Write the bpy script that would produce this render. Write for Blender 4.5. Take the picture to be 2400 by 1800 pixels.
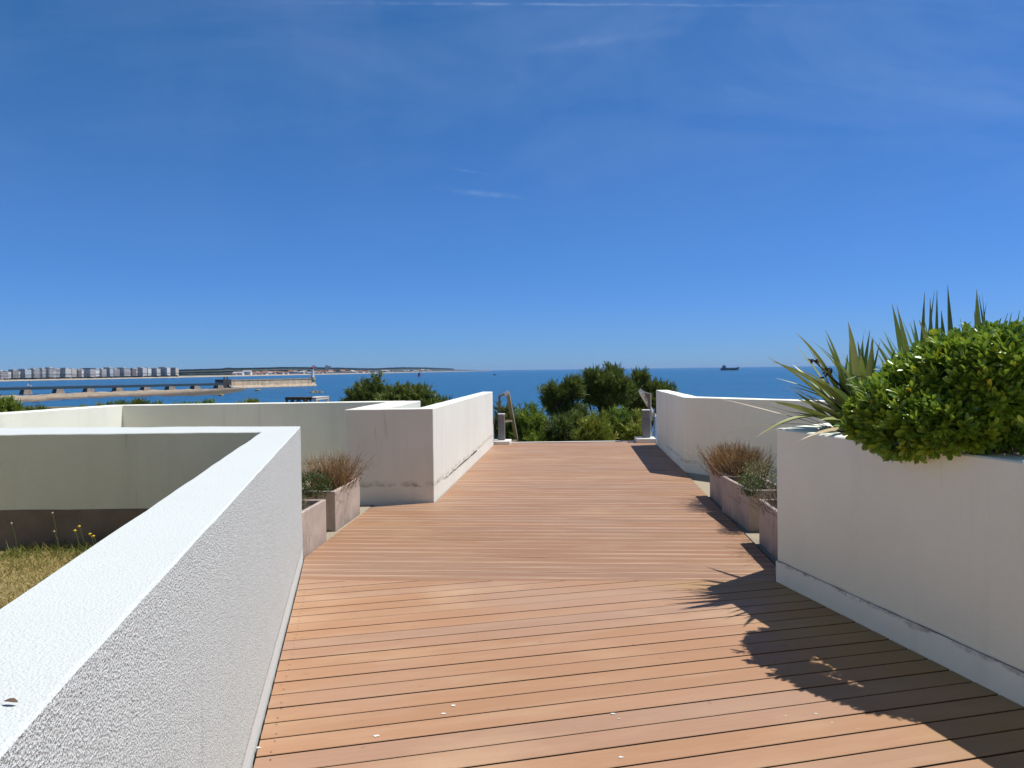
import bpy, bmesh, math, random
import numpy as np
from mathutils import Vector, Matrix, noise
R = math.radians
sc = bpy.context.scene
for o in list(bpy.data.objects):
    bpy.data.objects.remove(o, do_unlink=True)
COL = sc.collection
random.seed(7)
rng = np.random.default_rng(7)

# ------------------------------------------------------------------ camera
EYE = 1.5
FPX = 1750.0
cam_d = bpy.data.cameras.new("camera")
cam = bpy.data.objects.new("camera", cam_d)
COL.objects.link(cam)
cam_d.sensor_width = 36.0
cam_d.lens = FPX / 2400 * 36
cam_d.clip_start = 0.05
cam_d.clip_end = 90000
CAMR = Matrix.Rotation(R(90 - 1.097), 3, 'X') @ Matrix.Rotation(-0.0125, 3, 'Z')
cam.matrix_world = Matrix.Translation((0, 0, EYE)) @ CAMR.to_4x4()
sc.camera = cam

# ------------------------------------------------------------------ sun, sky, exposure
SUN = Vector((0.50, 0.13, 1.0)).normalized()          # towards the sun
SUN_EL = math.asin(SUN.z)
SUN_ROT = math.atan2(SUN.x, SUN.y)
sun_d = bpy.data.lights.new("sun", 'SUN')
sun_d.energy = 5.0
sun_d.angle = R(0.53)
sun_d.color = (1.0, 0.975, 0.935)
sun = bpy.data.objects.new("sun", sun_d)
sun.rotation_euler = SUN.to_track_quat('Z', 'Y').to_euler()
COL.objects.link(sun)
sc.view_settings.view_transform = 'Standard'
sc.view_settings.look = 'None'
sc.view_settings.exposure = 0.1
sc.view_settings.gamma = 1.0
sc.cycles.use_denoising = True
sc.cycles.max_bounces = 8


def ray(px, py):
    return CAMR @ Vector(((px - 1200) / FPX, -(py - 900) / FPX, -1.0))


def ground(px, py, z=0.0):
    d = ray(px, py)
    t = (z - EYE) / d.z
    return Vector((d.x * t, d.y * t, z))


def atY(px, py, Y):
    d = ray(px, py)
    t = Y / d.y
    return Vector((d.x * t, Y, EYE + d.z * t))


def pxm(px_len, Y):
    return px_len * Y / FPX


world = bpy.data.worlds.new("World")
sc.world = world
world.use_nodes = True
wt = world.node_tree
for n in list(wt.nodes):
    wt.nodes.remove(n)


class NB:
    """tiny node builder"""
    def __init__(s, nt):
        s.nt = nt

    def n(s, t, attrs=None, **kw):
        nd = s.nt.nodes.new('ShaderNode' + t)
        for k, v in (attrs or {}).items():
            setattr(nd, k, v)
        for k, v in kw.items():
            key = k.replace('_', ' ')
            if key.startswith('in '):
                key = int(key[3:])
            s.set(nd, key, v)
        return nd

    def set(s, nd, key, v):
        inp = nd.inputs[key]
        if isinstance(v, bpy.types.NodeSocket):
            s.nt.links.new(v, inp)
        elif isinstance(v, bpy.types.Node):
            s.nt.links.new(v.outputs[0], inp)
        else:
            inp.default_value = v

    def math(s, op, a, b=0.0, c=None, clamp=False):
        nd = s.n('Math', {'operation': op, 'use_clamp': clamp})
        s.set(nd, 0, a)
        s.set(nd, 1, b)
        if c is not None:
            s.set(nd, 2, c)
        return nd.outputs[0]

    def noise(s, vec=None, scale=5.0, detail=3.0, rough=0.55, dist=0.0):
        nd = s.n('TexNoise', Scale=scale, Detail=detail, Roughness=rough, Distortion=dist)
        if vec is not None:
            s.set(nd, 'Vector', vec)
        return nd.outputs['Fac']

    def ramp(s, fac, stops):
        nd = s.n('ValToRGB')
        s.set(nd, 0, fac)
        e = nd.color_ramp.elements
        while len(e) < len(stops):
            e.new(0.5)
        for el, (p, c) in zip(e, stops):
            el.position = p
            el.color = (c[0], c[1], c[2], 1.0) if not isinstance(c, (int, float)) else (c, c, c, 1.0)
        return nd.outputs[0]

    def mix(s, fac, a, b, blend='MIX'):
        nd = s.n('MixRGB', {'blend_type': blend})
        for k, v in ((0, fac), (1, a), (2, b)):
            if isinstance(v, tuple):
                v = (v[0], v[1], v[2], 1.0)
            s.set(nd, k, v)
        return nd.outputs[0]

    def mapping(s, vec, scale=(1, 1, 1), rot=(0, 0, 0), loc=(0, 0, 0)):
        nd = s.n('Mapping')
        s.set(nd, 'Vector', vec)
        nd.inputs['Scale'].default_value = scale
        nd.inputs['Rotation'].default_value = rot
        nd.inputs['Location'].default_value = loc
        return nd.outputs[0]

    def remap(s, v, a, b, c=0.0, d=1.0):
        nd = s.n('MapRange', {'clamp': True})
        s.set(nd, 0, v)
        for i, q in enumerate((a, b, c, d)):
            nd.inputs[i + 1].default_value = q
        return nd.outputs[0]


def build_world():
    b = NB(wt)
    sky = b.n('TexSky', {'sky_type': 'NISHITA', 'sun_disc': False, 'sun_elevation': SUN_EL, 'sun_rotation': SUN_ROT,
                         'altitude': 1500.0, 'air_density': 1.0, 'dust_density': 0.5, 'ozone_density': 8.0})
    # deep polarised blue: one response curve per channel
    sp = b.n('SeparateColor', in_0=sky.outputs[0])
    chans = [b.math('MULTIPLY', b.math('POWER', sp.outputs[i], g_), a_) for i, (g_, a_) in enumerate(((0.878, 0.50), (0.755, 1.04), (0.955, 1.22)))]
    col = b.n('CombineColor', in_0=chans[0], in_1=chans[1], in_2=chans[2]).outputs[0]
    sep0 = b.n('SeparateXYZ', in_0=b.n('TexCoord').outputs['Generated'])
    col = b.mix(b.remap(sep0.outputs[2], 0.5, 0.95, 0.0, 0.45), col, (0.0, 0.0, 0.0))   # darker towards the zenith
    # thin high cirrus and one contrail, by direction
    tc = b.n('TexCoord')
    sep = b.n('SeparateXYZ', in_0=tc.outputs['Generated'])
    yy = b.math('MAXIMUM', sep.outputs[1], 0.02)
    u = b.math('DIVIDE', sep.outputs[0], yy)
    v = b.math('DIVIDE', sep.outputs[2], yy)
    uv = b.n('CombineXYZ', in_0=u, in_1=v).outputs[0]

    def uvof(px, py):
        d = ray(px, py)
        return d.x / d.y, d.z / d.y

    def streak(p0, p1, width, strength, ends, nscale):
        (u0, v0), (u1, v1) = uvof(*p0), uvof(*p1)
        k = (v1 - v0) / (u1 - u0)
        wob = b.noise(b.mapping(uv, (nscale, nscale * 0.5, 1)), 1.0, 3.0)
        dv = b.math('SUBTRACT', v, b.math('MULTIPLY_ADD', u, k, v0 - k * u0))
        dv = b.math('ADD', dv, b.math('MULTIPLY_ADD', wob, width * 2.5, -width * 1.25))
        g = b.math('DIVIDE', dv, width)
        g = b.math('POWER', 2.718, b.math('MULTIPLY', b.math('MULTIPLY', g, g), -1.0))
        e0 = b.remap(u, u0, u0 + (u1 - u0) * ends)
        e1 = b.remap(u, u1, u1 - (u1 - u0) * ends)
        nz = b.remap(b.noise(b.mapping(uv, (nscale * 2, nscale * 2, 1), loc=(3, 1, 0)), 1.0, 4.0), 0.3, 0.75)
        return b.math('MULTIPLY', b.math('MULTIPLY', b.math('MULTIPLY', g, nz), b.math('MULTIPLY', e0, e1)), strength)
    parts = [streak((620, 6), (1980, 14), 0.0016, 0.34, 0.35, 14),
             streak((1180, 125), (1640, 70), 0.006, 0.14, 0.4, 8),
             streak((1010, 440), (1250, 466), 0.0030, 0.22, 0.35, 22),
             streak((1040, 390), (1160, 412), 0.0016, 0.12, 0.3, 22)]
    broad = b.noise(b.mapping(uv, (2.2, 7.0, 1), rot=(0, 0, R(18))), 1.0, 5.0, 0.6, 0.6)
    broad2 = b.noise(b.mapping(uv, (7.0, 1.6, 1), rot=(0, 0, R(12)), loc=(5, 2, 0)), 1.0, 5.0, 0.6, 0.4)
    hi = b.remap(v, 0.12, 0.4)
    rt = b.remap(u, -0.5, 0.75, 0.35, 1.0)
    cir = b.math('MULTIPLY', b.math('MULTIPLY', b.remap(broad, 0.42, 0.8), hi), b.math('MULTIPLY', rt, 0.27))
    cir2 = b.math('MULTIPLY', b.math('MULTIPLY', b.remap(broad2, 0.45, 0.9), hi), 0.06)
    tot = b.math('ADD', cir, cir2)
    for p in parts:
        tot = b.math('ADD', tot, p)
    tot = b.math('MULTIPLY', tot, b.math('GREATER_THAN', sep.outputs[1], 0.05), clamp=True)
    col = b.mix(tot, col, (4.2, 5.6, 8.2))
    bg = b.n('Background', Color=col, Strength=0.0935)
    out = b.n('OutputWorld')
    wt.links.new(bg.outputs[0], out.inputs[0])


build_world()


# ------------------------------------------------------------------ object helpers
def link(name, data, parent=None):
    o = bpy.data.objects.new(name, data)
    COL.objects.link(o)
    if parent is not None:
        o.parent = parent
    return o


def tag(o, label=None, cat=None, group=None, kind=None):
    if label:
        o['label'] = label
    if cat:
        o['category'] = cat
    if group:
        o['group'] = group
    if kind:
        o['kind'] = kind
    return o


def empty(name, loc=(0, 0, 0), label=None, cat=None, group=None, rz=0.0):
    o = link(name, None)
    o.empty_display_size = 0.1
    o.location = loc
    o.rotation_euler = (0, 0, rz)
    return tag(o, label, cat, group)


def mesh_obj(name, bm, mats, parent=None, smooth=None, loc=None, rz=0.0):
    bmesh.ops.recalc_face_normals(bm, faces=bm.faces)
    me = bpy.data.meshes.new(name)
    bm.to_mesh(me)
    bm.free()
    for m in (mats if isinstance(mats, (list, tuple)) else [mats]):
        me.materials.append(m)
    if smooth is not None:
        me.polygons.foreach_set('use_smooth', [True] * len(me.polygons))
        me.set_sharp_from_angle(angle=R(smooth))
    o = link(name, me, parent)
    if loc is not None:
        o.location = loc
    o.rotation_euler = (0, 0, rz)
    return o


def prism(bm, pts, z0, z1, mat=0):
    lo = [bm.verts.new((p[0], p[1], z0)) for p in pts]
    hi = [bm.verts.new((p[0], p[1], z1)) for p in pts]
    fs = [bm.faces.new(lo[::-1]), bm.faces.new(hi)]
    n = len(pts)
    for i in range(n):
        fs.append(bm.faces.new((lo[i], lo[(i + 1) % n], hi[(i + 1) % n], hi[i])))
    for f in fs:
        f.material_index = mat
    return fs


def box(bm, c, s, rz=0.0, mat=0, M=None):
    """box with base centre c and size s"""
    m = Matrix.Translation(c) @ Matrix.Rotation(rz, 4, 'Z')
    if M is not None:
        m = M
    vs = []
    for z in (0, s[2]):
        for x, y in ((-1, -1), (1, -1), (1, 1), (-1, 1)):
            vs.append(bm.verts.new(m @ Vector((x * s[0] / 2, y * s[1] / 2, z))))
    for f in ((3, 2, 1, 0), (4, 5, 6, 7), (0, 1, 5, 4), (1, 2, 6, 5), (2, 3, 7, 6), (3, 0, 4, 7)):
        bm.faces.new([vs[i] for i in f]).material_index = mat


def tube(bm, pts, radii, seg=8, mat=0, square=False):
    pts = [Vector(p) for p in pts]
    if isinstance(radii, (int, float)):
        radii = [radii] * len(pts)
    rings = []
    for i, p in enumerate(pts):
        a = pts[max(i - 1, 0)]
        c = pts[min(i + 1, len(pts) - 1)]
        d = (c - a).normalized()
        ref = Vector((0, 0, 1)) if abs(d.z) < 0.9 else Vector((0, 1, 0))
        s = d.cross(ref).normalized()
        u = s.cross(d).normalized()
        ring = []
        k = 4 if square else seg
        for j in range(k):
            an = 2 * math.pi * (j + (0.5 if square else 0)) / k
            ring.append(bm.verts.new(p + (s * math.cos(an) + u * math.sin(an)) * radii[i] * (1.414 if square else 1)))
        rings.append(ring)
    k = len(rings[0])
    for r0, r1 in zip(rings, rings[1:]):
        for j in range(k):
            bm.faces.new((r0[j], r0[(j + 1) % k], r1[(j + 1) % k], r1[j])).material_index = mat
    bm.faces.new(rings[0][::-1]).material_index = mat
    bm.faces.new(rings[-1]).material_index = mat


def lathe(bm, c, prof, seg=20, mat=0):
    rings = []
    for r, z in prof:
        rings.append([bm.verts.new((c[0] + r * math.cos(2 * math.pi * j / seg), c[1] + r * math.sin(2 * math.pi * j / seg), c[2] + z)) for j in range(seg)])
    for r0, r1 in zip(rings, rings[1:]):
        for j in range(seg):
            bm.faces.new((r0[j], r0[(j + 1) % seg], r1[(j + 1) % seg], r1[j])).material_index = mat
    bm.faces.new(rings[0][::-1]).material_index = mat
    bm.faces.new(rings[-1]).material_index = mat


def weather(bm, step=0.14, amp=0.0025, bevel=0.006, seed=0.0):
    """soften and slightly wave the edges of a plastered or cast piece"""
    bmesh.ops.recalc_face_normals(bm, faces=bm.faces)
    if bevel:
        es = [e for e in bm.edges if len(e.link_faces) == 2 and e.calc_face_angle(0) > 0.6]
        bmesh.ops.bevel(bm, geom=es, offset=bevel, segments=1, affect='EDGES')
    lo = [min(v.co[i] for v in bm.verts) for i in range(3)]
    hi = [max(v.co[i] for v in bm.verts) for i in range(3)]
    for i in range(3):
        q = lo[i] + step * 0.53
        while q < hi[i]:
            no = [0, 0, 0]
            no[i] = 1
            co = [0, 0, 0]
            co[i] = q
            bmesh.ops.bisect_plane(bm, geom=bm.verts[:] + bm.edges[:] + bm.faces[:], plane_co=co, plane_no=no)
            q += step
    for v in bm.verts:
        p = v.co * 2.2 + Vector((seed, 0, 0))
        q = v.co * 9.0 + Vector((0, seed, 3))
        v.co += noise.noise_vector(p) * amp * 1.2 + noise.noise_vector(q) * amp * 0.8


# ------------------------------------------------------------------ materials
def new_mat(name):
    m = bpy.data.materials.new(name)
    m.use_nodes = True
    b = NB(m.node_tree)
    p = m.node_tree.nodes['Principled BSDF']
    return m, b, p


def objco(b):
    return b.n('TexCoord').outputs['Object']


def bump(b, p, h, dist, strength=1.0, prev=None):
    nd = b.n('Bump', Strength=strength, Distance=dist, Height=h)
    if prev is not None:
        b.set(nd, 'Normal', prev)
    b.set(p, 'Normal', nd.outputs[0])
    return nd.outputs[0]


def stucco(name, col=(0.80, 0.79, 0.76), grain=140.0, depth=0.0016, stain=0.25, stain_col=(0.42, 0.38, 0.32), band=None, band_col=(0.20, 0.15, 0.07), smooth_below=None, pits=0.0):
    m, b, p = new_mat(name)
    co = objco(b)
    big = b.noise(co, 1.1, 4.0)
    fine = b.noise(co, 34.0, 4.0)
    run = b.noise(b.mapping(co, (5.0, 5.0, 0.35)), 1.0, 5.0, 0.65)
    c = b.mix(b.remap(big, 0.35, 0.7, 0.0, 0.5 * stain), (col[0], col[1], col[2]), stain_col)
    c = b.mix(b.math('MULTIPLY', b.remap(run, 0.55, 0.8), 0.55 * stain), c, stain_col)
    c = b.mix(b.math('MULTIPLY', b.remap(fine, 0.62, 0.75), 0.25 * stain), c, stain_col)
    drip = b.noise(b.mapping(co, (16.0, 16.0, 1.6)), 1.0, 2.0, 0.5)
    c = b.mix(b.math('MULTIPLY', b.remap(drip, 0.71, 0.78), 0.28), c, stain_col)
    spk = b.n('TexVoronoi', Scale=9.0)
    b.set(spk, 'Vector', co)
    c = b.mix(b.math('MULTIPLY', b.math('LESS_THAN', spk.outputs['Distance'], 0.035), 0.5 * stain), c, (0.12, 0.10, 0.08))
    sep = b.n('SeparateXYZ', in_0=co)
    if band:
        z0, z1, amt = band
        wob = b.noise(b.mapping(co, (2.5, 2.5, 1.0)), 1.0, 5.0, 0.7)
        zz = b.math('ADD', sep.outputs[2], b.math('MULTIPLY_ADD', wob, 0.12, -0.06))
        t = b.math('MULTIPLY', b.remap(zz, z0, z0 + 0.012), b.remap(zz, z1, z1 - 0.05))
        pat = b.remap(b.noise(co, 7.0, 5.0, 0.7), 0.42, 0.65)
        c = b.mix(b.math('MULTIPLY', b.math('MULTIPLY', t, pat), amt), c, band_col)
    h1 = b.noise(co, grain, 2.0, 0.5)
    if pits:                              # dirt plus painted grain shading: hollows darkened, crests paled on upright faces
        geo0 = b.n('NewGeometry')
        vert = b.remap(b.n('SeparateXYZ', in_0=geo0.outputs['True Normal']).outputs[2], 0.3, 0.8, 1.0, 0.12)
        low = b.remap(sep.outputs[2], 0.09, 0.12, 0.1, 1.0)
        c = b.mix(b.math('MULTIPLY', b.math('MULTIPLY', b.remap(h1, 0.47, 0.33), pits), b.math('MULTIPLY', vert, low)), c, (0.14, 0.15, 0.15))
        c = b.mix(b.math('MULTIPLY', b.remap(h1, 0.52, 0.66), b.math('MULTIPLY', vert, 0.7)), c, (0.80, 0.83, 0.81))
    b.set(p, 'Base Color', c)
    b.set(p, 'Roughness', 0.92)
    b.set(p, 'Specular IOR Level', 0.2)
    h2 = b.noise(co, grain * 0.33, 2.0, 0.5)
    h = b.math('ADD', b.math('MULTIPLY', h1, 1.0), b.math('MULTIPLY', h2, 0.5))
    geo = b.n('NewGeometry')
    nz_ = b.n('SeparateXYZ', in_0=geo.outputs['True Normal'])
    h = b.math('MULTIPLY', h, b.remap(nz_.outputs[2], 0.3, 0.8, 1.0, 0.45))
    if smooth_below is not None:
        h = b.math('MULTIPLY', h, b.remap(sep.outputs[2], smooth_below, smooth_below + 0.02, 0.12, 1.0))
    bump(b, p, h, depth)
    return m


def plain(name, col, rough=0.6, var=0.25, scale=8.0, bumpd=0.0, metallic=0.0, spec=0.5, col2=None, stretch=(1, 1, 1), detail=4.0):
    m, b, p = new_mat(name)
    co = b.mapping(objco(b), stretch)
    nz = b.noise(co, scale, detail, 0.6)
    c2 = col2 or tuple(max(0.0, x * (1 - var)) for x in col)
    c = b.mix(b.remap(nz, 0.3, 0.7), tuple(col), tuple(c2))
    b.set(p, 'Base Color', c)
    b.set(p, 'Roughness', rough)
    b.set(p, 'Metallic', metallic)
    b.set(p, 'Specular IOR Level', spec)
    if bumpd:
        bump(b, p, nz, bumpd)
    return m


def foliage(name, stops, rough=0.55, trans=0.25, spec=0.35):
    """leaf colour picked per leaf from attribute rnd"""
    m, b, p = new_mat(name)
    at = b.n('Attribute', {'attribute_name': 'rnd'})
    c = b.ramp(at.outputs['Fac'], stops)
    b.set(p, 'Base Color', c)
    b.set(p, 'Roughness', rough)
    b.set(p, 'Specular IOR Level', spec)
    if trans:
        tr = b.n('BsdfTranslucent')
        b.set(tr, 'Color', b.mix(0.5, c, (0.22, 0.28, 0.03)))
        mx = b.n('MixShader', in_0=trans)
        b.set(mx, 1, p.outputs[0])
        b.set(mx, 2, tr.outputs[0])
        out = [n for n in m.node_tree.nodes if n.type == 'OUTPUT_MATERIAL'][0]
        m.node_tree.links.new(mx.outputs[0], out.inputs[0])
    return m


def deck_mat(name, pitch, strips, moss_x):
    m, b, p = new_mat(name)
    co = objco(b)
    at = b.n('Attribute', {'attribute_name': 'rnd'}).outputs['Fac']
    base = b.ramp(at, [(0.0, (0.385, 0.212, 0.117)), (0.3, (0.415, 0.227, 0.123)), (0.55, (0.39, 0.222, 0.135)), (0.8, (0.365, 0.220, 0.146)), (1.0, (0.43, 0.245, 0.134))])
    off = b.n('CombineXYZ', in_0=b.math('MULTIPLY', at, 37.0), in_1=b.math('MULTIPLY', at, 11.0)).outputs[0]
    vadd = b.n('VectorMath', {'operation': 'ADD'})
    b.set(vadd, 0, co)
    b.set(vadd, 1, off)
    v = vadd.outputs[0]
    grain = b.noise(b.mapping(v, (1.6, 60.0, 1)), 1.0, 5.0, 0.65)
    blot = b.noise(b.mapping(v, (1.3, 5.5, 1)), 1.0, 4.0, 0.6)
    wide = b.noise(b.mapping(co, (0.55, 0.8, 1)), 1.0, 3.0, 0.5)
    c = b.mix(b.remap(grain, 0.3, 0.75, 0.0, 0.32), base, (0.27, 0.14, 0.07))
    c = b.mix(b.remap(blot, 0.48, 0.72, 0.0, 0.45), c, (0.49, 0.32, 0.195))
    c = b.mix(b.remap(wide, 0.5, 0.70, 0.0, 0.5), c, (0.385, 0.255, 0.19))  # broad patches: window-reflected sunlight painted into the boards, with a grey-pink tone
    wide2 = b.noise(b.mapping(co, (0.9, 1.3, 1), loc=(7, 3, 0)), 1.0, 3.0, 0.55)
    c = b.mix(b.remap(wide2, 0.56, 0.74, 0.0, 0.5), c, (0.54, 0.36, 0.215))  # paler patches painted for the same reflected sunlight
    sc_ = b.noise(b.mapping(v, (14.0, 90.0, 1)), 1.0, 3.0, 0.6)
    c = b.mix(b.remap(sc_, 0.66, 0.76, 0.0, 0.35), c, (0.55, 0.40, 0.28))
    dk = b.noise(co, 17.0, 2.0, 0.5)
    c = b.mix(b.remap(dk, 0.70, 0.76, 0.0, 0.35), c, (0.17, 0.09, 0.05))
    sep = b.n('SeparateXYZ', in_0=co)
    ms = b.math('ADD', sep.outputs[0], b.math('MULTIPLY_ADD', b.noise(co, 1.3, 4.0), 1.6, -0.8))
    c = b.mix(b.remap(ms, moss_x - 0.35, moss_x + 0.25, 0.0, 0.6), c, (0.33, 0.22, 0.068))
    if strips:
        ym = b.math('FRACT', b.math('DIVIDE', b.math('ADD', sep.outputs[1], 100 * pitch), pitch))
        ed = b.math('MAXIMUM', b.remap(ym, 0.80, 0.86), b.remap(ym, 0.18, 0.12))
        wr = b.remap(b.noise(b.mapping(v, (0.8, 9.0, 1)), 1.0, 4.0), 0.36, 0.60)
        c = b.mix(1.0, c, (0.80, 0.77, 0.74), 'MULTIPLY')
        c = b.mix(b.math('MULTIPLY', b.math('MULTIPLY', ed, wr), 0.75), c, (0.60, 0.41, 0.28))
    b.set(p, 'Base Color', c)
    b.set(p, 'Roughness', b.remap(blot, 0.3, 0.7, 0.62, 0.5))
    b.set(p, 'Specular IOR Level', 0.28)
    bump(b, p, grain, 0.0012)
    return m


M = {}
M['stucco_rough'] = stucco('rough_white_render', (0.59, 0.622, 0.60), grain=215.0, depth=0.0062, pits=0.62, stain=0.14, smooth_below=0.10)
M['stucco'] = stucco('white_render', (0.91, 0.92, 0.765), grain=120.0, depth=0.0022, stain=0.22, stain_col=(0.40, 0.345, 0.26))
M['stucco_block'] = stucco('stained_white_render', (0.80, 0.795, 0.71), grain=110.0, depth=0.0025, stain=0.30, band=(0.175, 0.25, 0.7))
M['plinth'] = stucco('white_plinth_render', (0.88, 0.90, 0.79), grain=70.0, depth=0.0014, stain=0.3, band=(0.125, 0.20, 0.7), band_col=(0.28, 0.19, 0.14))
M['stucco_green'] = stucco('white_render_lawn_bounce', (0.86, 0.865, 0.745), grain=110.0, depth=0.002, stain=0.36, stain_col=(0.36, 0.35, 0.24), band=(0.20, 0.29, 0.6), band_col=(0.25, 0.21, 0.09))
M['plinth_dark'] = plain('earth_stained_concrete', (0.30, 0.235, 0.185), 0.9, 0.5, 3.0, 0.004)
M['shaded_joint'] = plain('shadowed_joint', (0.05, 0.04, 0.03), 0.95, 0.4, 20)
M['gravel'] = plain('beige_gravel', (0.56, 0.47, 0.33), 0.95, 0.55, 130.0, 0.012)
M['concrete'] = stucco('pale_concrete', (0.72, 0.70, 0.65), grain=90.0, depth=0.001, stain=0.35)
M['void'] = plain('dark_void', (0.03, 0.025, 0.02), 0.95)  # near-black sheet stands for the unlit void below the boards
M['board_edge'] = plain('dirty_shaded_board_edge', (0.10, 0.055, 0.03), 0.9, 0.4, 20.0)  # dirty side faces, painted darker to stand for shade in the gaps
M['soil'] = plain('dry_soil', (0.06, 0.045, 0.03), 0.95, 0.5, 40.0, 0.02)


def trough_mat():
    m, b, p = new_mat('weathered_pink_concrete')
    co = objco(b)
    n1 = b.noise(co, 4.0, 5.0, 0.65)
    c = b.mix(b.remap(n1, 0.3, 0.7), (0.50, 0.40, 0.33), (0.39, 0.315, 0.265))
    vr = b.noise(b.mapping(co, (11.0, 11.0, 0.6)), 1.0, 4.0, 0.7, 0.4)
    crk = b.remap(b.math('ABSOLUTE', b.math('SUBTRACT', vr, 0.5)), 0.0, 0.012, 1.0, 0.0)
    c = b.mix(b.math('MULTIPLY', crk, b.remap(b.noise(co, 3.0, 2.0), 0.45, 0.6, 0.0, 0.75)), c, (0.10, 0.075, 0.065))
    sep = b.n('SeparateXYZ', in_0=co)
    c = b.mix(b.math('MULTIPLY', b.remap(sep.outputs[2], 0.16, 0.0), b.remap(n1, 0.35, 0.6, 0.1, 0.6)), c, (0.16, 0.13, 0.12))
    b.set(p, 'Base Color', c)
    b.set(p, 'Roughness', 0.9)
    bump(b, p, b.noise(co, 60.0, 4.0), 0.002)
    return m


M['trough'] = trough_mat()
M['metal_grey'] = plain('grey_painted_metal', (0.20, 0.20, 0.205), 0.45, 0.15, 20.0, spec=0.5)
M['louvre'] = plain('louvre_metal', (0.34, 0.29, 0.28), 0.5, 0.2, 30.0)
M['timber'] = plain('weathered_timber', (0.30, 0.22, 0.13), 0.8, 0.45, 4.0, 0.002, stretch=(14, 14, 1.2))
M['timber_grey'] = plain('grey_weathered_timber', (0.38, 0.33, 0.26), 0.8, 0.4, 4.0, 0.002, stretch=(14, 14, 1.2))
M['white_paint'] = plain('white_paint', (0.78, 0.78, 0.76), 0.45, 0.12, 12.0)
M['bark'] = plain('bark', (0.085, 0.062, 0.045), 0.9, 0.5, 25.0, 0.01)

# ------------------------------------------------------------------ sea, headland, terrace ground
SEA = -8.0


def sea_mat():
    m, b, p = new_mat('sea_water')
    co = objco(b)
    wide = b.noise(b.mapping(co, (0.0016, 0.016, 1)), 1.0, 5.0, 0.6)
    mid = b.noise(b.mapping(co, (0.012, 0.09, 1)), 1.0, 4.0, 0.6)
    c = b.mix(b.remap(wide, 0.35, 0.68), (0.011, 0.092, 0.188), (0.020, 0.124, 0.24))
    c = b.mix(b.remap(mid, 0.45, 0.75, 0, 0.55), c, (0.010, 0.062, 0.165))
    rip = b.noise(b.mapping(co, (0.10, 0.42, 1)), 1.0, 4.0, 0.7)
    c = b.mix(b.remap(rip, 0.5, 0.70, 0, 0.8), c, (0.008, 0.050, 0.14))
    c = b.mix(b.remap(rip, 0.46, 0.30, 0, 0.5), c, (0.06, 0.20, 0.36))
    b.set(p, 'Base Color', c)
    b.set(p, 'Roughness', 0.24)
    b.set(p, 'IOR', 1.33)
    b.set(p, 'Specular IOR Level', 0.42)
    h = b.math('ADD', b.math('MULTIPLY', b.noise(b.mapping(co, (0.22, 0.5, 1)), 1.0, 5.0, 0.62), 1.5),
               b.math('MULTIPLY', b.noise(b.mapping(co, (0.035, 0.12, 1)), 1.0, 3.0, 0.55), 3.2))
    bump(b, p, h, 1.0, 0.75)
    return m


bm = bmesh.new()
xs = [-40000, -9000, -2500, -700, -150, 0, 150, 700, 2500, 9000, 40000]
ys = [-60, 40, 120, 300, 700, 1600, 4000, 9000, 20000, 45000]
grid = [[bm.verts.new((x, y, SEA)) for x in xs] for y in ys]
for j in range(len(ys) - 1):
    for i in range(len(xs) - 1):
        bm.faces.new((grid[j][i], grid[j][i + 1], grid[j + 1][i + 1], grid[j + 1][i]))
tag(mesh_obj('sea', bm, sea_mat()), kind='structure')


def sstep(a, c, x):
    t = min(1, max(0, (x - a) / (c - a)))
    return t * t * (3 - 2 * t)


def head_z(x, y):
    edge = 11.4 + 4.4 * sstep(-2.2, -1.2, x)
    a = -0.3 - 1.0 * sstep(edge, edge + 5, y) - 2.4 * sstep(22, 46, y) - 7.0 * sstep(40, 78, y)
    p = -0.3 - 0.85 * sstep(edge, edge + 6, y) - 9 * sstep(64, 86, y)
    w = sstep(-6, -11, x)
    z = a * (1 - w) + p * w
    if y > edge + 1:
        z += 0.16 * noise.noise(Vector((x * 0.4, y * 0.4, 0)))
    return z


M['scrub'] = plain('coastal_scrub_ground', (0.075, 0.085, 0.03), 0.95, 0.6, 1.4, 0.08, col2=(0.17, 0.14, 0.075))
bm = bmesh.new()
xs = np.concatenate([np.linspace(-70, -14, 22), np.linspace(-13, 14, 46), np.linspace(16, 60, 16)])
ys = np.concatenate([np.linspace(-12, 10, 8), np.linspace(10.8, 30, 34), np.linspace(32, 96, 30)])
grid = [[bm.verts.new((x, y, head_z(x, y))) for x in xs] for y in ys]
for j in range(len(ys) - 1):
    for i in range(len(xs) - 1):
        bm.faces.new((grid[j][i], grid[j][i + 1], grid[j + 1][i + 1], grid[j + 1][i]))
tag(mesh_obj('ground', bm, M['scrub'], smooth=60), kind='structure')

# ------------------------------------------------------------------ plan of the terrace (metres, z = 0 on the deck)
WT = 1.07                                   # height of every parapet
NLo = ground(710, 1311)                     # near wall, far outer corner
NLn = ground(585, 1800)
dNL = (NLo - NLn).normalized()
nNL = Vector((-dNL.y, dNL.x, 0))            # to the left
NLb = NLo - dNL * 7.2
NLi = ground(613, 1011.7, WT)               # inner corner
back_in_L = ground(0, 1018.8, WT)
back_out_L = ground(0, 1002.6, WT)


def ext(a, c, f):
    return a + (c - a) * f


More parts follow.
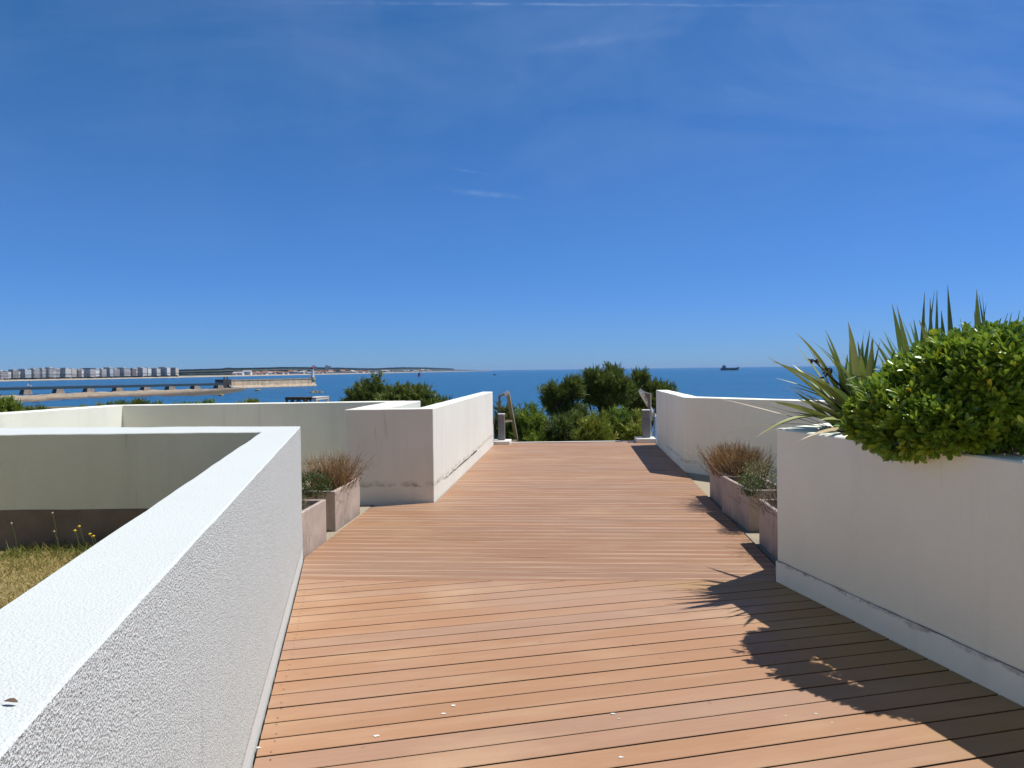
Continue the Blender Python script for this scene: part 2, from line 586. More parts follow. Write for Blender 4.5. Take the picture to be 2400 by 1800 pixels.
NRc = ground(1821.5, 1362)                  # raised planter, far corner
NRn = ground(2400, 1653.5)
dNR = (NRc - NRn).normalized()
NRb = NRc - dNR * 7.0
NRfar = NRc + Vector((0.78, 0.63, 0)) * 3.2
BLr = ground(1017.7, 1177.2)                # block, front right corner at the corridor
BLl = Vector((-1.90, BLr.y - 0.02, 0))
CLf = ground(1156, 1043.8)                  # corridor left, far end
CRf = ground(1538, 1041.5)                  # corridor right, far end
CRn = ground(1605, 1104)                    # corridor right, near corner
dC = (CLf - BLr).normalized()
CRf = CRn + (CRf - CRn).normalized() * ((CLf - BLr).dot(dC) + BLr.dot(dC) - CRn.dot(dC))
AX1 = math.atan2(dC.x, dC.y)
J_L = ground(690, 1361.5)
J_R = ground(1812, 1363)
DLa, DLb = ground(714, 1307), ground(845, 1206.6)
DRa, DRb = ground(1820, 1328.6), ground(1629, 1132)

# ------------------------------------------------------------------ house of the terrace and paving, unseen behind the viewer, added for warm bounce
M['unseen_house_front'] = plain('unseen_cream_house_front', (0.80, 0.76, 0.65), 0.9, 0.10, 1.5)
M['glass'] = plain('unseen_window_glass', (0.03, 0.035, 0.04), 0.05, 0.1, 1.0, spec=0.6)
M['unseen_paving'] = plain('unseen_pale_paving', (0.60, 0.54, 0.42), 0.9, 0.25, 2.5, 0.003)
bm = bmesh.new()
prism(bm, [(-26, -9.0), (26, -9.0), (26, -1.35), (3.6, -1.35), (3.4, -1.9), (-0.3, -1.9), (-0.6, -1.35), (-26, -1.35)], -0.34, -0.03)
tag(mesh_obj('unseen_paving', bm, M['unseen_paving']), kind='structure')
hb = empty('unseen_house', (0, -9, -0.03), 'unseen cream apartment house with long balconies, added behind the terrace for warm bounce', 'building')
bm = bmesh.new()
box(bm, (0, -6, 0), (48, 12, 12.5))
mesh_obj('wall', bm, M['unseen_house_front'], hb)
for k in range(1, 4):
    bm = bmesh.new()
    box(bm, (0, 0.62, k * 3.0 - 0.2), (46, 1.2, 0.22))
    box(bm, (0, 1.18, k * 3.0 + 0.021), (46, 0.09, 0.85))
    mesh_obj('balcony', bm, M['unseen_house_front'], hb)
for k in range(4):
    for q in range(8):
        bm = bmesh.new()
        box(bm, (-19.6 + 5.6 * q, 0.03, k * 3.0 + 0.15), (2.4, 0.10, 2.15))
        mesh_obj('window', bm, M['glass'], hb)

# ------------------------------------------------------------------ deck boards
PITCH = 0.1425


def clip(poly, a, bb, c):
    out = []
    for i in range(len(poly)):
        p, q = poly[i], poly[(i + 1) % len(poly)]
        fp, fq = a * p[0] + bb * p[1] + c, a * q[0] + bb * q[1] + c
        if fp >= 0:
            out.append(p)
        if (fp >= 0) != (fq >= 0):
            t = fp / (fp - fq)
            out.append((p[0] + (q[0] - p[0]) * t, p[1] + (q[1] - p[1]) * t))
    return out


def clip_to(poly, region):
    n = len(region)
    ar = sum(region[i][0] * region[(i + 1) % n][1] - region[(i + 1) % n][0] * region[i][1] for i in range(n))
    s = 1 if ar > 0 else -1
    for i in range(n):
        p, q = region[i], region[(i + 1) % n]
        a, bb = -(q[1] - p[1]) * s, (q[0] - p[0]) * s
        c = -(a * p[0] + bb * p[1])
        poly = clip(poly, a, bb, c)
        if len(poly) < 3:
            return []
    return poly


def deck(name, regions, rz, mat, y0=None, jitter=0.0):
    inv = Matrix.Rotation(-rz, 3, 'Z')
    regs = [[(inv @ Vector((p[0], p[1], 0)))[:2] for p in r] for r in regions]
    allp = [p for r in regs for p in r]
    ylo = min(p[1] for p in allp) if y0 is None else (inv @ Vector((y0[0], y0[1], 0)))[1]
    yhi = max(p[1] for p in allp)
    xlo, xhi = min(p[0] for p in allp) - 1, max(p[0] for p in allp) + 1
    bm = bmesh.new()
    lay = bm.faces.layers.float.new('rnd')
    y = ylo
    while y < yhi:
        r = random.random()
        dz = random.uniform(-jitter, jitter)
        for reg in regs:
            a, bb = y + 0.0056, y + PITCH - 0.0056
            po = clip_to([(xlo, a), (xhi, a), (xhi, bb), (xlo, bb)], reg)
            if len(po) < 3:
                continue
            e = 0.0022
            top = [bm.verts.new((q[0], min(max(q[1], a + e), bb - e), dz)) for q in po]
            mid = [bm.verts.new((q[0], q[1], dz - e)) for q in po]
            bot = [bm.verts.new((q[0], q[1], dz - 0.028)) for q in po]
            fs = []
            n = len(po)
            try:
                fs.append(bm.faces.new(top))
            except ValueError:
                continue
            for i in range(n):
                j = (i + 1) % n
                fs.append(bm.faces.new((mid[i], mid[j], top[j], top[i])))
                fs.append(bm.faces.new((bot[i], bot[j], mid[j], mid[i])))
                fs[-1].material_index = 1
            for f in fs:
                f[lay] = r
        y += PITCH
    bmesh.ops.remove_doubles(bm, verts=bm.verts, dist=1e-5)
    bmesh.ops.translate(bm, verts=bm.verts, vec=(0, -ylo, 0))
    o = mesh_obj(name, bm, [mat, M['board_edge']], rz=rz, loc=Matrix.Rotation(rz, 3, 'Z') @ Vector((0, ylo, 0)))
    return tag(o, kind='structure')


g = 0.014
near_poly = [J_L + Vector((0.10, 0, 0)), NRc - Vector((g, -0.012, 0)), NRb - Vector((g, 0, 0)), NLb - nNL * g]
# left edge of near deck follows the wall
t_ = (J_L.y - NLo.y) / dNL.y
near_poly[0] = NLo + dNL * t_ - nNL * g
ang2 = R(13.4)
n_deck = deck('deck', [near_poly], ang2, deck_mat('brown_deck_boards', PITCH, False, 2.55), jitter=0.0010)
jl = near_poly[0]
far_A = [jl, DLa, DLb, ground(868, 1190), ground(1017, 1179), CRn, DRb, DRa, J_R]
far_A1 = [jl, DLa, DLb, ground(870, 1189), BLr + Vector((0.0, -0.01, 0)), DRb, DRa, near_poly[1]]
end_Y = 15.25
eL = CLf + dC * ((end_Y - CLf.y) / dC.y)
eR = CRn + (CRf - CRn).normalized() * ((end_Y - CRn.y) / (CRf - CRn).normalized().y)
far_B = [BLr + Vector((0.012, -0.01, 0)), eL, eR, CRn - Vector((0.005, 0, 0)), DRb]
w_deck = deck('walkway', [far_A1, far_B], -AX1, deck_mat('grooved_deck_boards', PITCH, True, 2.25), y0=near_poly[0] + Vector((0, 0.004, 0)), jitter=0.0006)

# terrace base under the deck, gravel strips
bm = bmesh.new()
prism(bm, [(-0.3, -2), (4.5, -2), (4.2, 15.4), (-1.2, 15.4), (-8, 11.5), (-8, 6.1), (-1.9, 5.8)], -0.30, -0.09)
tag(mesh_obj('unlit_void_sheet', bm, M['void']), kind='structure')
bm = bmesh.new()
prism(bm, [DLa + Vector((-0.012, 0, 0)), DLb + Vector((-0.012, 0, 0)), ground(866, 1190) + Vector((-0.02, 0, 0)), (-1.5, 10.9), (-6.2, 10.9), (-6.2, 5.9), (NLo.x - 0.02, NLo.y - 0.05)], -0.08, -0.016)
prism(bm, [DRa + Vector((0.012, -0.2, 0)), DRb + Vector((0.012, 0, 0)), CRn + Vector((0.02, 0, 0)), (4.2, 9.2), (4.4, 6.0), NRc + Vector((0.02, -0.1, 0))], -0.08, -0.016)
tag(mesh_obj('gravel', bm, M['gravel']), kind='structure')
# pale strip closing the deck at its far end
bm = bmesh.new()
for k in (0,):
    a, c = eL + Vector((-0.3, 0.004, 0)), eR + Vector((0.3, 0.004, 0))
    prism(bm, [a, c, c + Vector((0, 0.09, 0)), a + Vector((0, 0.09, 0))], -0.09, 0.012)
tag(mesh_obj('deck_edging', bm, M['concrete']), 'thin pale edging strip closing the far end of the wooden walkway', 'edging')

# white paint drips and bird marks on the boards belong to the deck surface
M['white_mark'] = plain('white_mark', (0.75, 0.72, 0.66), 0.8, 0.2, 90)
bm = bmesh.new()
for (px, py, r) in ((1063, 1653, .012), (1040, 1672, .010), (883, 1724, .011), (1435, 1672, .010), (1451, 1684, .004), (1455, 1774, .010), (1842, 1677, .004), (1912, 1672, .006), (1950, 1693, .005), (606, 1752, .010), (1403, 1625, .003)):
    c = ground(px, py, 0.0028)
    vs = []
    for k in range(11):
        a = 2 * math.pi * k / 11
        rr = r * random.uniform(0.4, 0.95)
        vs.append(bm.verts.new((c.x + rr * 1.5 * math.cos(a), c.y + rr * math.sin(a), c.z)))
    bm.faces.new(vs)
mk = mesh_obj('white_spots', bm, M['white_mark'])
mk.parent = n_deck
mk.matrix_parent_inverse = n_deck.matrix_basis.inverted()

bm = bmesh.new()
for k in range(34):
    y = 5.0 - k * 0.1465
    for off in (0.045, 0.105):
        t = (y + off - NLo.y) / dNL.y
        p = NLo + dNL * t - nNL * (0.065 + 0.01 * random.random())
        vs = [bm.verts.new((p.x + 0.0035 * math.cos(a), p.y + 0.0035 * math.sin(a), 0.0024)) for a in np.linspace(0, 6.28, 8)[:-1]]
        bm.faces.new(vs)
sk = mesh_obj('screw_heads', bm, plain('dark_screw', (0.05, 0.035, 0.025), 0.6))
sk['kind'] = 'stuff'
sk.parent = n_deck
sk.matrix_parent_inverse = n_deck.matrix_basis.inverted()

# ------------------------------------------------------------------ walls
def wall(name, polys, mat, label, z1=WT, z0=-0.12, seed=0.0, step=0.14, amp=0.0025, bevel=0.006):
    bm = bmesh.new()
    for p in polys:
        prism(bm, p, z0, z1)
    weather(bm, step, amp, bevel, seed)
    return tag(mesh_obj(name, bm, mat, smooth=25), label, 'wall')


def skirt(parent, name, a, c, out, z0, z1, mat, thick=0.008, seed=0.0):
    """strip of plinth standing slightly proud of a wall face between a and c"""
    a, c, out = Vector(a), Vector(c), Vector(out)
    bm = bmesh.new()
    prism(bm, [a - out * 0.03, c - out * 0.03, c + out * thick, a + out * thick], z0, z1)
    weather(bm, 0.12, 0.0016, 0.003, seed)
    return mesh_obj(name, bm, mat, parent, smooth=25)


inn0 = NLi - dNL * 7.4
gw = wall('garden_wall', [[NLo, NLb, inn0, NLi, ext(NLi, back_in_L, 2.6), ext(NLo.copy(), Vector((back_out_L.x, back_out_L.y, 0)), 2.0)]],
          M['stucco_rough'], 'low white rough-rendered wall beside the deck, turning a corner round the dry lawn', seed=1.0, amp=0.003)
gw.data.materials.append(M['stucco_green'])
for f in gw.data.polygons:                # lawn-side face is smoother; lawn bounce light painted in as a paler green
    if f.normal.y < -0.8:
        f.material_index = 1
# dark base of the wall on its lawn side: render stops above it
bi0 = Vector((NLi.x, NLi.y, 0))
bi1 = ext(bi0, Vector((back_in_L.x, back_in_L.y, 0)), 2.5)
skirt(gw, 'plinth', bi0 + Vector((-0.02, 0, 0)), bi1, (0, -1, 0), 0.1, 0.515, M['plinth_dark'], 0.004, 3.0)

# low parapet at the back of the left bay
pb_c = ground(287, 950, WT)
pb_l = ground(0, 970, WT)
pb_r = Vector((-1.55, pb_c.y + 0.12, 0))
lef = ext(pb_c, pb_l, 2.2)
pw = wall('parapet_wall', [[pb_c, pb_r, pb_r + Vector((0, 0.25, 0)), pb_c + Vector((-0.25, 0.25, 0)), lef + Vector((-0.28, 0, 0)), lef]],
          M['stucco_green'], 'white parapet wall behind the left trough planters with a sunlit return on the left', seed=2.0)

# block and corridor wall on the left of the walkway
bw = 0.20
d2 = Vector((dC.x, dC.y, 0))
s2 = Vector((dC.y, -dC.x, 0))
bl_back = ground(922, 939.5, WT)
bl_back_r = ground(985, 939.5, WT)
cw = wall('corridor_wall', [
    [BLl, BLr, BLr + d2 * bw - s2 * 0.0, BLl + d2 * bw],
    [BLr + d2 * (bw + .001), CLf, CLf - s2 * 0.20, BLr + d2 * (bw + .001) - s2 * 0.20],
    [BLl + d2 * (bw + .001), BLl + d2 * (bw + .001) + s2 * 0.42, bl_back_r + Vector((0, 0.02, 0)), bl_back + Vector((0, 0.02, 0))]],
    M['stucco_block'], 'white wall along the left of the walkway ending in a square stained block', seed=4.0)
# dark strip painted for the plinth joint and the shadow under the overhanging plaster
bm = bmesh.new()


def joint(bm, pts, w0, w1, n_out):
    pts = [Vector(p) for p in pts]
    pr = []
    for i, p in enumerate(pts):
        w = (w0 + (w1 - w0) * i / (len(pts) - 1)) * random.uniform(0.5, 1.4)
        pr.append((bm.verts.new(p + Vector(n_out)), bm.verts.new(p + Vector(n_out) + Vector((0, 0, w)))))
    for a, c in zip(pr, pr[1:]):
        bm.faces.new((a[0], c[0], c[1], a[1]))


def along(a, c, f, z):
    p = a + (c - a) * f
    return (p.x, p.y, z)


joint(bm, [along(BLr, CLf, 0.10 + 0.50 * k / 30, 0.165 + 0.01 * noise.noise(Vector((k * 0.5, 0, 0)))) for k in range(31)], 0.006, 0.022, s2 * 0.0045)
mesh_obj('joint', bm, M['shaded_joint'], cw)
# little grey box and pipe on the end of the corridor wall
bm = bmesh.new()
e0 = CLf + Vector((-0.02, 0.035, 0.0))
box(bm, e0 + Vector((0, 0, 0.42)), (0.09, 0.06, 0.12))
mesh_obj('junction_box', bm, M['metal_grey'], cw)
bm = bmesh.new()
tube(bm, [e0 + Vector((0.02, 0, 0.0)), e0 + Vector((0.02, 0, 0.42))], 0.013)
mesh_obj('conduit', bm, M['white_paint'], cw)

# right corridor wall, folding back to the right
rr1 = CRn + (ground(1813.5, 937.2, WT) - CRn).normalized() * 0
rdir = (Vector((ground(1813.5, 937.2, WT).x, ground(1813.5, 937.2, WT).y, 0)) - CRn).normalized()
rn = Vector((rdir.y, -rdir.x, 0))
rn = rn if rn.y > 0 else -rn
RW_end = CRn + rdir * 4.2
cr_dir = (CRf - CRn).normalized()
cr_out = Vector((cr_dir.y, -cr_dir.x, 0))
rw = wall('corridor_wall', [[CRn, CRf, CRf + cr_out * 0.22, CRn + cr_out * 0.22 + cr_dir * 0.25, RW_end + rn * 0.22, RW_end]],
          M['stucco'], 'white wall on the right of the walkway folding back behind the row of troughs', seed=6.0)
skirt(rw, 'plinth', CRn + cr_dir * 2.15, CRn - cr_dir * 0.004, -cr_out, -0.1, 0.175, M['plinth'], 0.010, 7.0)
skirt(rw, 'plinth', CRn, RW_end, -rn, -0.1, 0.175, M['plinth'], 0.010, 8.0)
bm = bmesh.new()
zz = [along(CRn, CRf, 0.555, z) for z in np.linspace(0.05, 1.06, 14)]
for a, c in zip(zz, zz[1:]):
    pa, pc = Vector(a) - cr_out * 0.0045, Vector(c) - cr_out * 0.0045
    w = Vector(cr_dir) * 0.012
    bm.faces.new([bm.verts.new(q) for q in (pa, pa + w, pc + w, pc)])
mesh_obj('joint', bm, plain('hairline_joint', (0.38, 0.36, 0.35), 0.9), rw)

# raised planter on the right
nNR = Vector((dNR.y, -dNR.x, 0))            # to the right / inside
far_in = Vector((0.63, -0.78, 0))
rp = empty('raised_planter', (NRc.x, NRc.y, 0), 'big white raised planter wall on the right with the flax and shrub growing in it', 'planter')
inv = Matrix.Translation((-NRc.x, -NRc.y, 0))


def child(o, par=rp, m=inv):
    o.parent = par
    o.matrix_parent_inverse = par.matrix_basis.inverted() if False else Matrix.Translation(-Vector(par.location))
    return o


bm = bmesh.new()
rimw = 0.16
NRfar = NRc + Vector((0.78, 0.63, 0)) * 3.6
prism(bm, [NRc, NRb, NRb + nNR * rimw, NRc + nNR * rimw + far_in * 0.12, NRfar + far_in * rimw, NRfar], -0.12, WT)
weather(bm, 0.13, 0.003, 0.008, 9.0)
child(mesh_obj('wall', bm, M['stucco'], smooth=25))
bm = bmesh.new()
prism(bm, [NRc + nNR * 0.1, NRb + nNR * 0.1, NRb + nNR * 4.0, NRfar + Vector((1.5, 0, 0)), NRfar], 0.5, 0.985)
weather(bm, 0.2, 0.012, 0, 5.0)
child(mesh_obj('soil', bm, M['soil']))
o_ = skirt(None, 'plinth', NRc - Vector((0, 0, 0)), NRb, -nNR, -0.1, 0.145, M['plinth'], 0.012, 11.0)
child(o_)
bm = bmesh.new()
joint(bm, [along(NRc, NRb, 0.0 + 0.98 * k / 60, 0.147 + 0.004 * noise.noise(Vector((k * 0.7, 0, 0)))) for k in range(61)], 0.004, 0.006, -nNR * 0.007)
child(mesh_obj('joint', bm, plain('pinkish_joint', (0.30, 0.21, 0.18), 0.9, 0.4, 30)))

# ------------------------------------------------------------------ concrete footings, bollard lights, handrails
def footing(c, w, d, h, label, rz):
    bm = bmesh.new()
    box(bm, (0, 0, -0.03), (w, d, h + 0.03))
    weather(bm, 0.1, 0.002, 0.008, c[0])
    return tag(mesh_obj('concrete_footing', bm, M['concrete'], smooth=25, loc=(c[0], c[1], 0), rz=rz), label, 'footing')


a = atY(1154.6, 1042.8, 14.95)
bq = atY(1197, 1042.8, 14.95)
fl = Vector(((a.x + bq.x) / 2, 15.16, 0))
footing(fl, abs(bq.x - a.x), 0.46, 0.07, 'low pale concrete block under the left bollard light', -AX1)
a = atY(1493, 1041.8, 14.95)
bq = atY(1540, 1041.8, 14.95)
fr = Vector(((a.x + bq.x) / 2, 15.16, 0))
footing(fr, abs(bq.x - a.x), 0.46, 0.085, 'low pale concrete block under the right bollard light', -AX1)


def bollard(x, y, z, w, h, label, rz):
    e = empty('bollard_light', (x, y, z), label, 'bollard light', 'bollard lights at the end of the walkway', rz)
    bm = bmesh.new()
    box(bm, (0, 0, 0), (w, w, h * 0.68))
    bmesh.ops.bevel(bm, geom=bm.edges[:], offset=0.006, segments=1, affect='EDGES')
    mesh_obj('body', bm, M['metal_grey'], e)
    bm = bmesh.new()
    box(bm, (0, 0, h * 0.68), (w * 0.78, w * 0.78, h * 0.27))
    mesh_obj('lamp_core', bm, M['louvre'], e)
    for k in range(5):
        bm = bmesh.new()
        z0 = h * (0.70 + 0.052 * k)
        box(bm, (0, 0, z0), (w * 0.97, w * 0.97, h * 0.022))
        mesh_obj('louvre_fin', bm, M['louvre'], e)
    bm = bmesh.new()
    box(bm, (0, 0, h * 0.955), (w * 1.02, w * 1.02, h * 0.045))
    bmesh.ops.bevel(bm, geom=bm.edges[:], offset=0.005, segments=1, affect='EDGES')
    mesh_obj('cap', bm, M['white_paint'], e)
    return e


p = atY(1176, 1030, 15.2)
bollard(p.x, 15.2, 0.07, 0.135, 0.54, 'grey louvred bollard light at the left end of the walkway', -AX1)
p = atY(1514.5, 1029, 15.2)
bollard(p.x, 15.2, 0.085, 0.155, 0.57, 'grey louvred bollard light at the right end of the walkway', -AX1)

# left handrail: goes down the steps beyond the deck
hl = empty('handrail', (atY(1170, 1000, 15.42).x, 15.42, 0), 'weathered timber handrail with a white cap beside the left bollard light', 'handrail')


def hpart(par, name, pts, r, mat, square=True):
    bm = bmesh.new()
    base = Vector(par.location)
    tube(bm, [Vector(q) - base for q in pts], r, square=square)
    return mesh_obj(name, bm, mat, par)


Yh = 15.42
A = atY(1170.5, 1031, Yh)
B = atY(1170.5, 929, Yh)
C = atY(1188, 920, Yh + 0.02)
dn = Vector((dC.x, dC.y, 0))
D0 = atY(1190, 921, Yh + 0.03)
D1 = atY(1212.5, 1040, 18.3)
hpart(hl, 'post', [A + Vector((0, 0, -.1)), B + Vector((0, 0, .02))], 0.022, M['timber'])
hpart(hl, 'top_bar', [B, C], 0.024, M['timber_grey'])
hpart(hl, 'rail', [D0, D1 + (D1 - D0) * 0.3], [0.036, 0.036], M['timber_grey'])
hpart(hl, 'cap', [atY(1183.5, 925, Yh - 0.02), atY(1191.5, 918, Yh - 0.02)], 0.040, M['white_paint'])
q1 = D0 + (D1 - D0) * 0.50
hpart(hl, 'crossbar', [atY(1182, 988, Yh + 0.1), q1], 0.020, M['timber'])
q2 = D0 + (D1 - D0) * 0.92
hpart(hl, 'crossbar', [q2, atY(1197, 1035, Yh + 0.6)], 0.020, M['timber'])

hr = empty('handrail', (atY(1521, 1000, 15.42).x, 15.42, 0), 'weathered timber handrail with a white cap behind the right bollard light', 'handrail')
hpart(hr, 'post', [atY(1521, 1031, Yh), atY(1521, 925, Yh)], 0.028, M['timber'])
hpart(hr, 'thin_post', [atY(1525.5, 1031, Yh - .04), atY(1525.5, 922, Yh - .04)], 0.009, M['white_paint'])
hpart(hr, 'thin_post', [atY(1533, 1031, Yh + .03), atY(1533, 960, Yh + .03)], 0.012, M['timber_grey'])
hpart(hr, 'top_bar', [atY(1508, 918, Yh - .02), atY(1525, 923, Yh - .02)], 0.010, M['white_paint'])
hpart(hr, 'cap', [atY(1499, 914.5, Yh - .03), atY(1509.5, 922, Yh - .03)], 0.036, M['white_paint'])
hpart(hr, 'rail', [atY(1501, 918, Yh - .05), atY(1535, 976, Yh + 0.3)], 0.028, M['white_paint'])
hpart(hr, 'brace', [atY(1510, 925, Yh + .05), atY(1519, 941, Yh + .05)], 0.010, M['white_paint'])
hpart(hr, 'brace', [atY(1514, 921, Yh + .02), atY(1520, 934, Yh + .02)], 0.022, M['timber'])
hpart(hr, 'rung', [atY(1526, 1010, Yh), atY(1534, 1020, Yh)], 0.008, M['timber_grey'])
hpart(hr, 'rung', [atY(1526, 985, Yh), atY(1534, 975, Yh)], 0.008, M['timber_grey'])

# ------------------------------------------------------------------ trough planters
def trough(far_c, near_c, side, h, w, label, seed):
    """concrete trough: far_c and near_c are the corners on the deck side; side = unit vector away from the deck"""
    far_c, near_c, side = Vector(far_c), Vector(near_c), Vector(side)
    e = empty('trough_planter', (near_c.x, near_c.y, -0.016), label, 'planter', 'concrete troughs beside the walkway')
    dd = (far_c - near_c)
    L = dd.length
    dd.normalize()

    def P(u, v, z):
        return Vector((0, 0, 0)) + dd * u + side * v + Vector((0, 0, z))
    th = 0.035
    bm = bmesh.new()
    o4 = [P(0, 0, 0), P(L, 0, 0), P(L, w, 0), P(0, w, 0)]
    i4 = [P(th, th, 0), P(L - th, th, 0), P(L - th, w - th, 0), P(th, w - th, 0)]
    bo = [bm.verts.new(v) for v in o4]
    to = [bm.verts.new(v + Vector((0, 0, h))) for v in o4]
    ti = [bm.verts.new(v + Vector((0, 0, h))) for v in i4]
    bi = [bm.verts.new(v + Vector((0, 0, h * 0.5))) for v in i4]
    bm.faces.new(bo[::-1])
    bm.faces.new(bi)
    for i in range(4):
        j = (i + 1) % 4
        bm.faces.new((bo[i], bo[j], to[j], to[i]))
        bm.faces.new((to[i], to[j], ti[j], ti[i]))
        bm.faces.new((ti[i], ti[j], bi[j], bi[i]))
    weather(bm, 0.12, 0.0022, 0.005, seed)
    mesh_obj('box', bm, M['trough'], e, smooth=25)
    bm = bmesh.new()
    prism(bm, [v * 1.0 for v in (P(th, th, 0), P(L - th, th, 0), P(L - th, w - th, 0), P(th, w - th, 0))], h * 0.4, h - 0.045)
    mesh_obj('soil', bm, M['soil'], e)
    return e, (lambda u, v: near_c + dd * (u * L) + side * (v * w) + Vector((0, 0, h - 0.065)))


sL = Vector((-dC.y, dC.x, 0))
sR = Vector((dC.y, -dC.x, 0))
T = {}
T['L1'] = trough(ground(765.5, 1267), ground(765.5, 1267) + Vector((-0.055, -0.92, 0)), sL, 0.385, 0.38, 'cracked pinkish concrete trough nearest the rough white wall, left of the deck', 1)
T['L2'] = trough(ground(844, 1201.5), ground(787, 1242), sL, 0.385, 0.38, 'concrete trough with dry brown stems, standing in front of the stained white block', 2)
T['R3'] = trough(ground(1663.5, 1161), ground(1663.5, 1161) + Vector((-0.075, -0.90, 0)), sR, 0.385, 0.38, 'concrete trough with the big brown dried bush, farthest on the right of the walkway', 3)
T['R4'] = trough(ground(1692, 1198.5), ground(1755, 1242.5), sR, 0.385, 0.38, 'concrete trough in the middle of the right row holding a pale flowering plant', 4)
T['R5'] = trough(ground(1779.5, 1270), ground(1779.5, 1270) + Vector((-0.085, -0.92, 0)), sR, 0.385, 0.38, 'concrete trough half hidden by the big raised planter wall on the right', 5)


# ------------------------------------------------------------------ vegetation builders
def ribbons(name, O, D, U, L, W, tmpl, faces, rnd, mat, parent=None):
    """many copies of one small leaf shape as one mesh. tmpl rows: (side, along, up)"""
    O, D, U = (np.asarray(q, float) for q in (O, D, U))
    L, W = np.asarray(L, float), np.asarray(W, float)
    D = D / np.linalg.norm(D, axis=1, keepdims=True)
    S = np.cross(D, U)
    S /= np.maximum(np.linalg.norm(S, axis=1, keepdims=True), 1e-6)
    Nn = np.cross(S, D)
    t = np.asarray(tmpl, float)
    V = (O[:, None, :] + S[:, None, :] * (t[None, :, 0, None] * W[:, None, None]) + D[:, None, :] * (t[None, :, 1, None] * L[:, None, None])
         + Nn[:, None, :] * (t[None, :, 2, None] * L[:, None, None]))
    n, k = len(O), len(t)
    f = np.asarray(faces, int)
    F = (f[None] + (np.arange(n) * k)[:, None, None]).reshape(-1)
    me = bpy.data.meshes.new(name)
    nf = n * len(f)
    ln = f.shape[1]
    me.vertices.add(n * k)
    me.vertices.foreach_set('co', V.reshape(-1).astype(np.float32))
    me.loops.add(nf * ln)
    me.loops.foreach_set('vertex_index', F.astype(np.int32))
    me.polygons.add(nf)
    me.polygons.foreach_set('loop_start', np.arange(0, nf * ln, ln, dtype=np.int32))
    at = me.attributes.new('rnd', 'FLOAT', 'FACE')
    at.data.foreach_set('value', np.repeat(np.asarray(rnd, np.float32), len(f)))
    me.materials.append(mat)
    me.update(calc_edges=True)
    me.polygons.foreach_set('use_smooth', [True] * nf)
    return link(name, me, parent)


OBOV = []
for t, w in ((0, .05), (.35, .26), (.68, .5), (.9, .36), (1.0, .06)):
    OBOV += [(-w, t, 0.10 * w - 0.10 * t * t), (0, t, -0.10 * t * t), (w, t, 0.10 * w - 0.10 * t * t)]
OBOV_F = [(3 * i + j, 3 * i + j + 1, 3 * i + j + 4, 3 * i + j + 3) for i in range(4) for j in (0, 1)]
BLADE = [(-.5, 0, 0), (.5, 0, 0), (.38, .55, .04), (-.38, .55, .04), (.04, 1, 0), (-.04, 1, 0)]
BLADE_F = [(0, 1, 2, 3), (3, 2, 4, 5)]


def unit(v):
    return v / np.maximum(np.linalg.norm(v, axis=1, keepdims=True), 1e-6)


def ellip(n, c, r, shell=0.55):
    d = unit(rng.normal(size=(n, 3)))
    rad = shell + (1 - shell) * rng.random(n) ** 0.6
    return np.asarray(c) + d * rad[:, None] * np.asarray(r), unit(d / np.asarray(r))


M['tam_dark'] = foliage('dark_feathery_foliage', [(0, (0.055, 0.090, 0.028)), (0.5, (0.12, 0.165, 0.042)), (0.85, (0.22, 0.25, 0.06)), (1, (0.29, 0.27, 0.09))])
M['tam_mid'] = foliage('green_feathery_foliage', [(0, (0.10, 0.165, 0.026)), (0.5, (0.21, 0.30, 0.042)), (1, (0.34, 0.39, 0.06))])
M['tam_yel'] = foliage('yellow_green_feathery_foliage', [(0, (0.15, 0.19, 0.028)), (0.6, (0.30, 0.33, 0.045)), (0.9, (0.42, 0.38, 0.07)), (1, (0.44, 0.25, 0.08))])
M['tam_brown'] = foliage('brownish_feathery_foliage', [(0, (0.085, 0.125, 0.03)), (0.55, (0.165, 0.22, 0.042)), (0.8, (0.22, 0.23, 0.07)), (1, (0.25, 0.18, 0.11))])


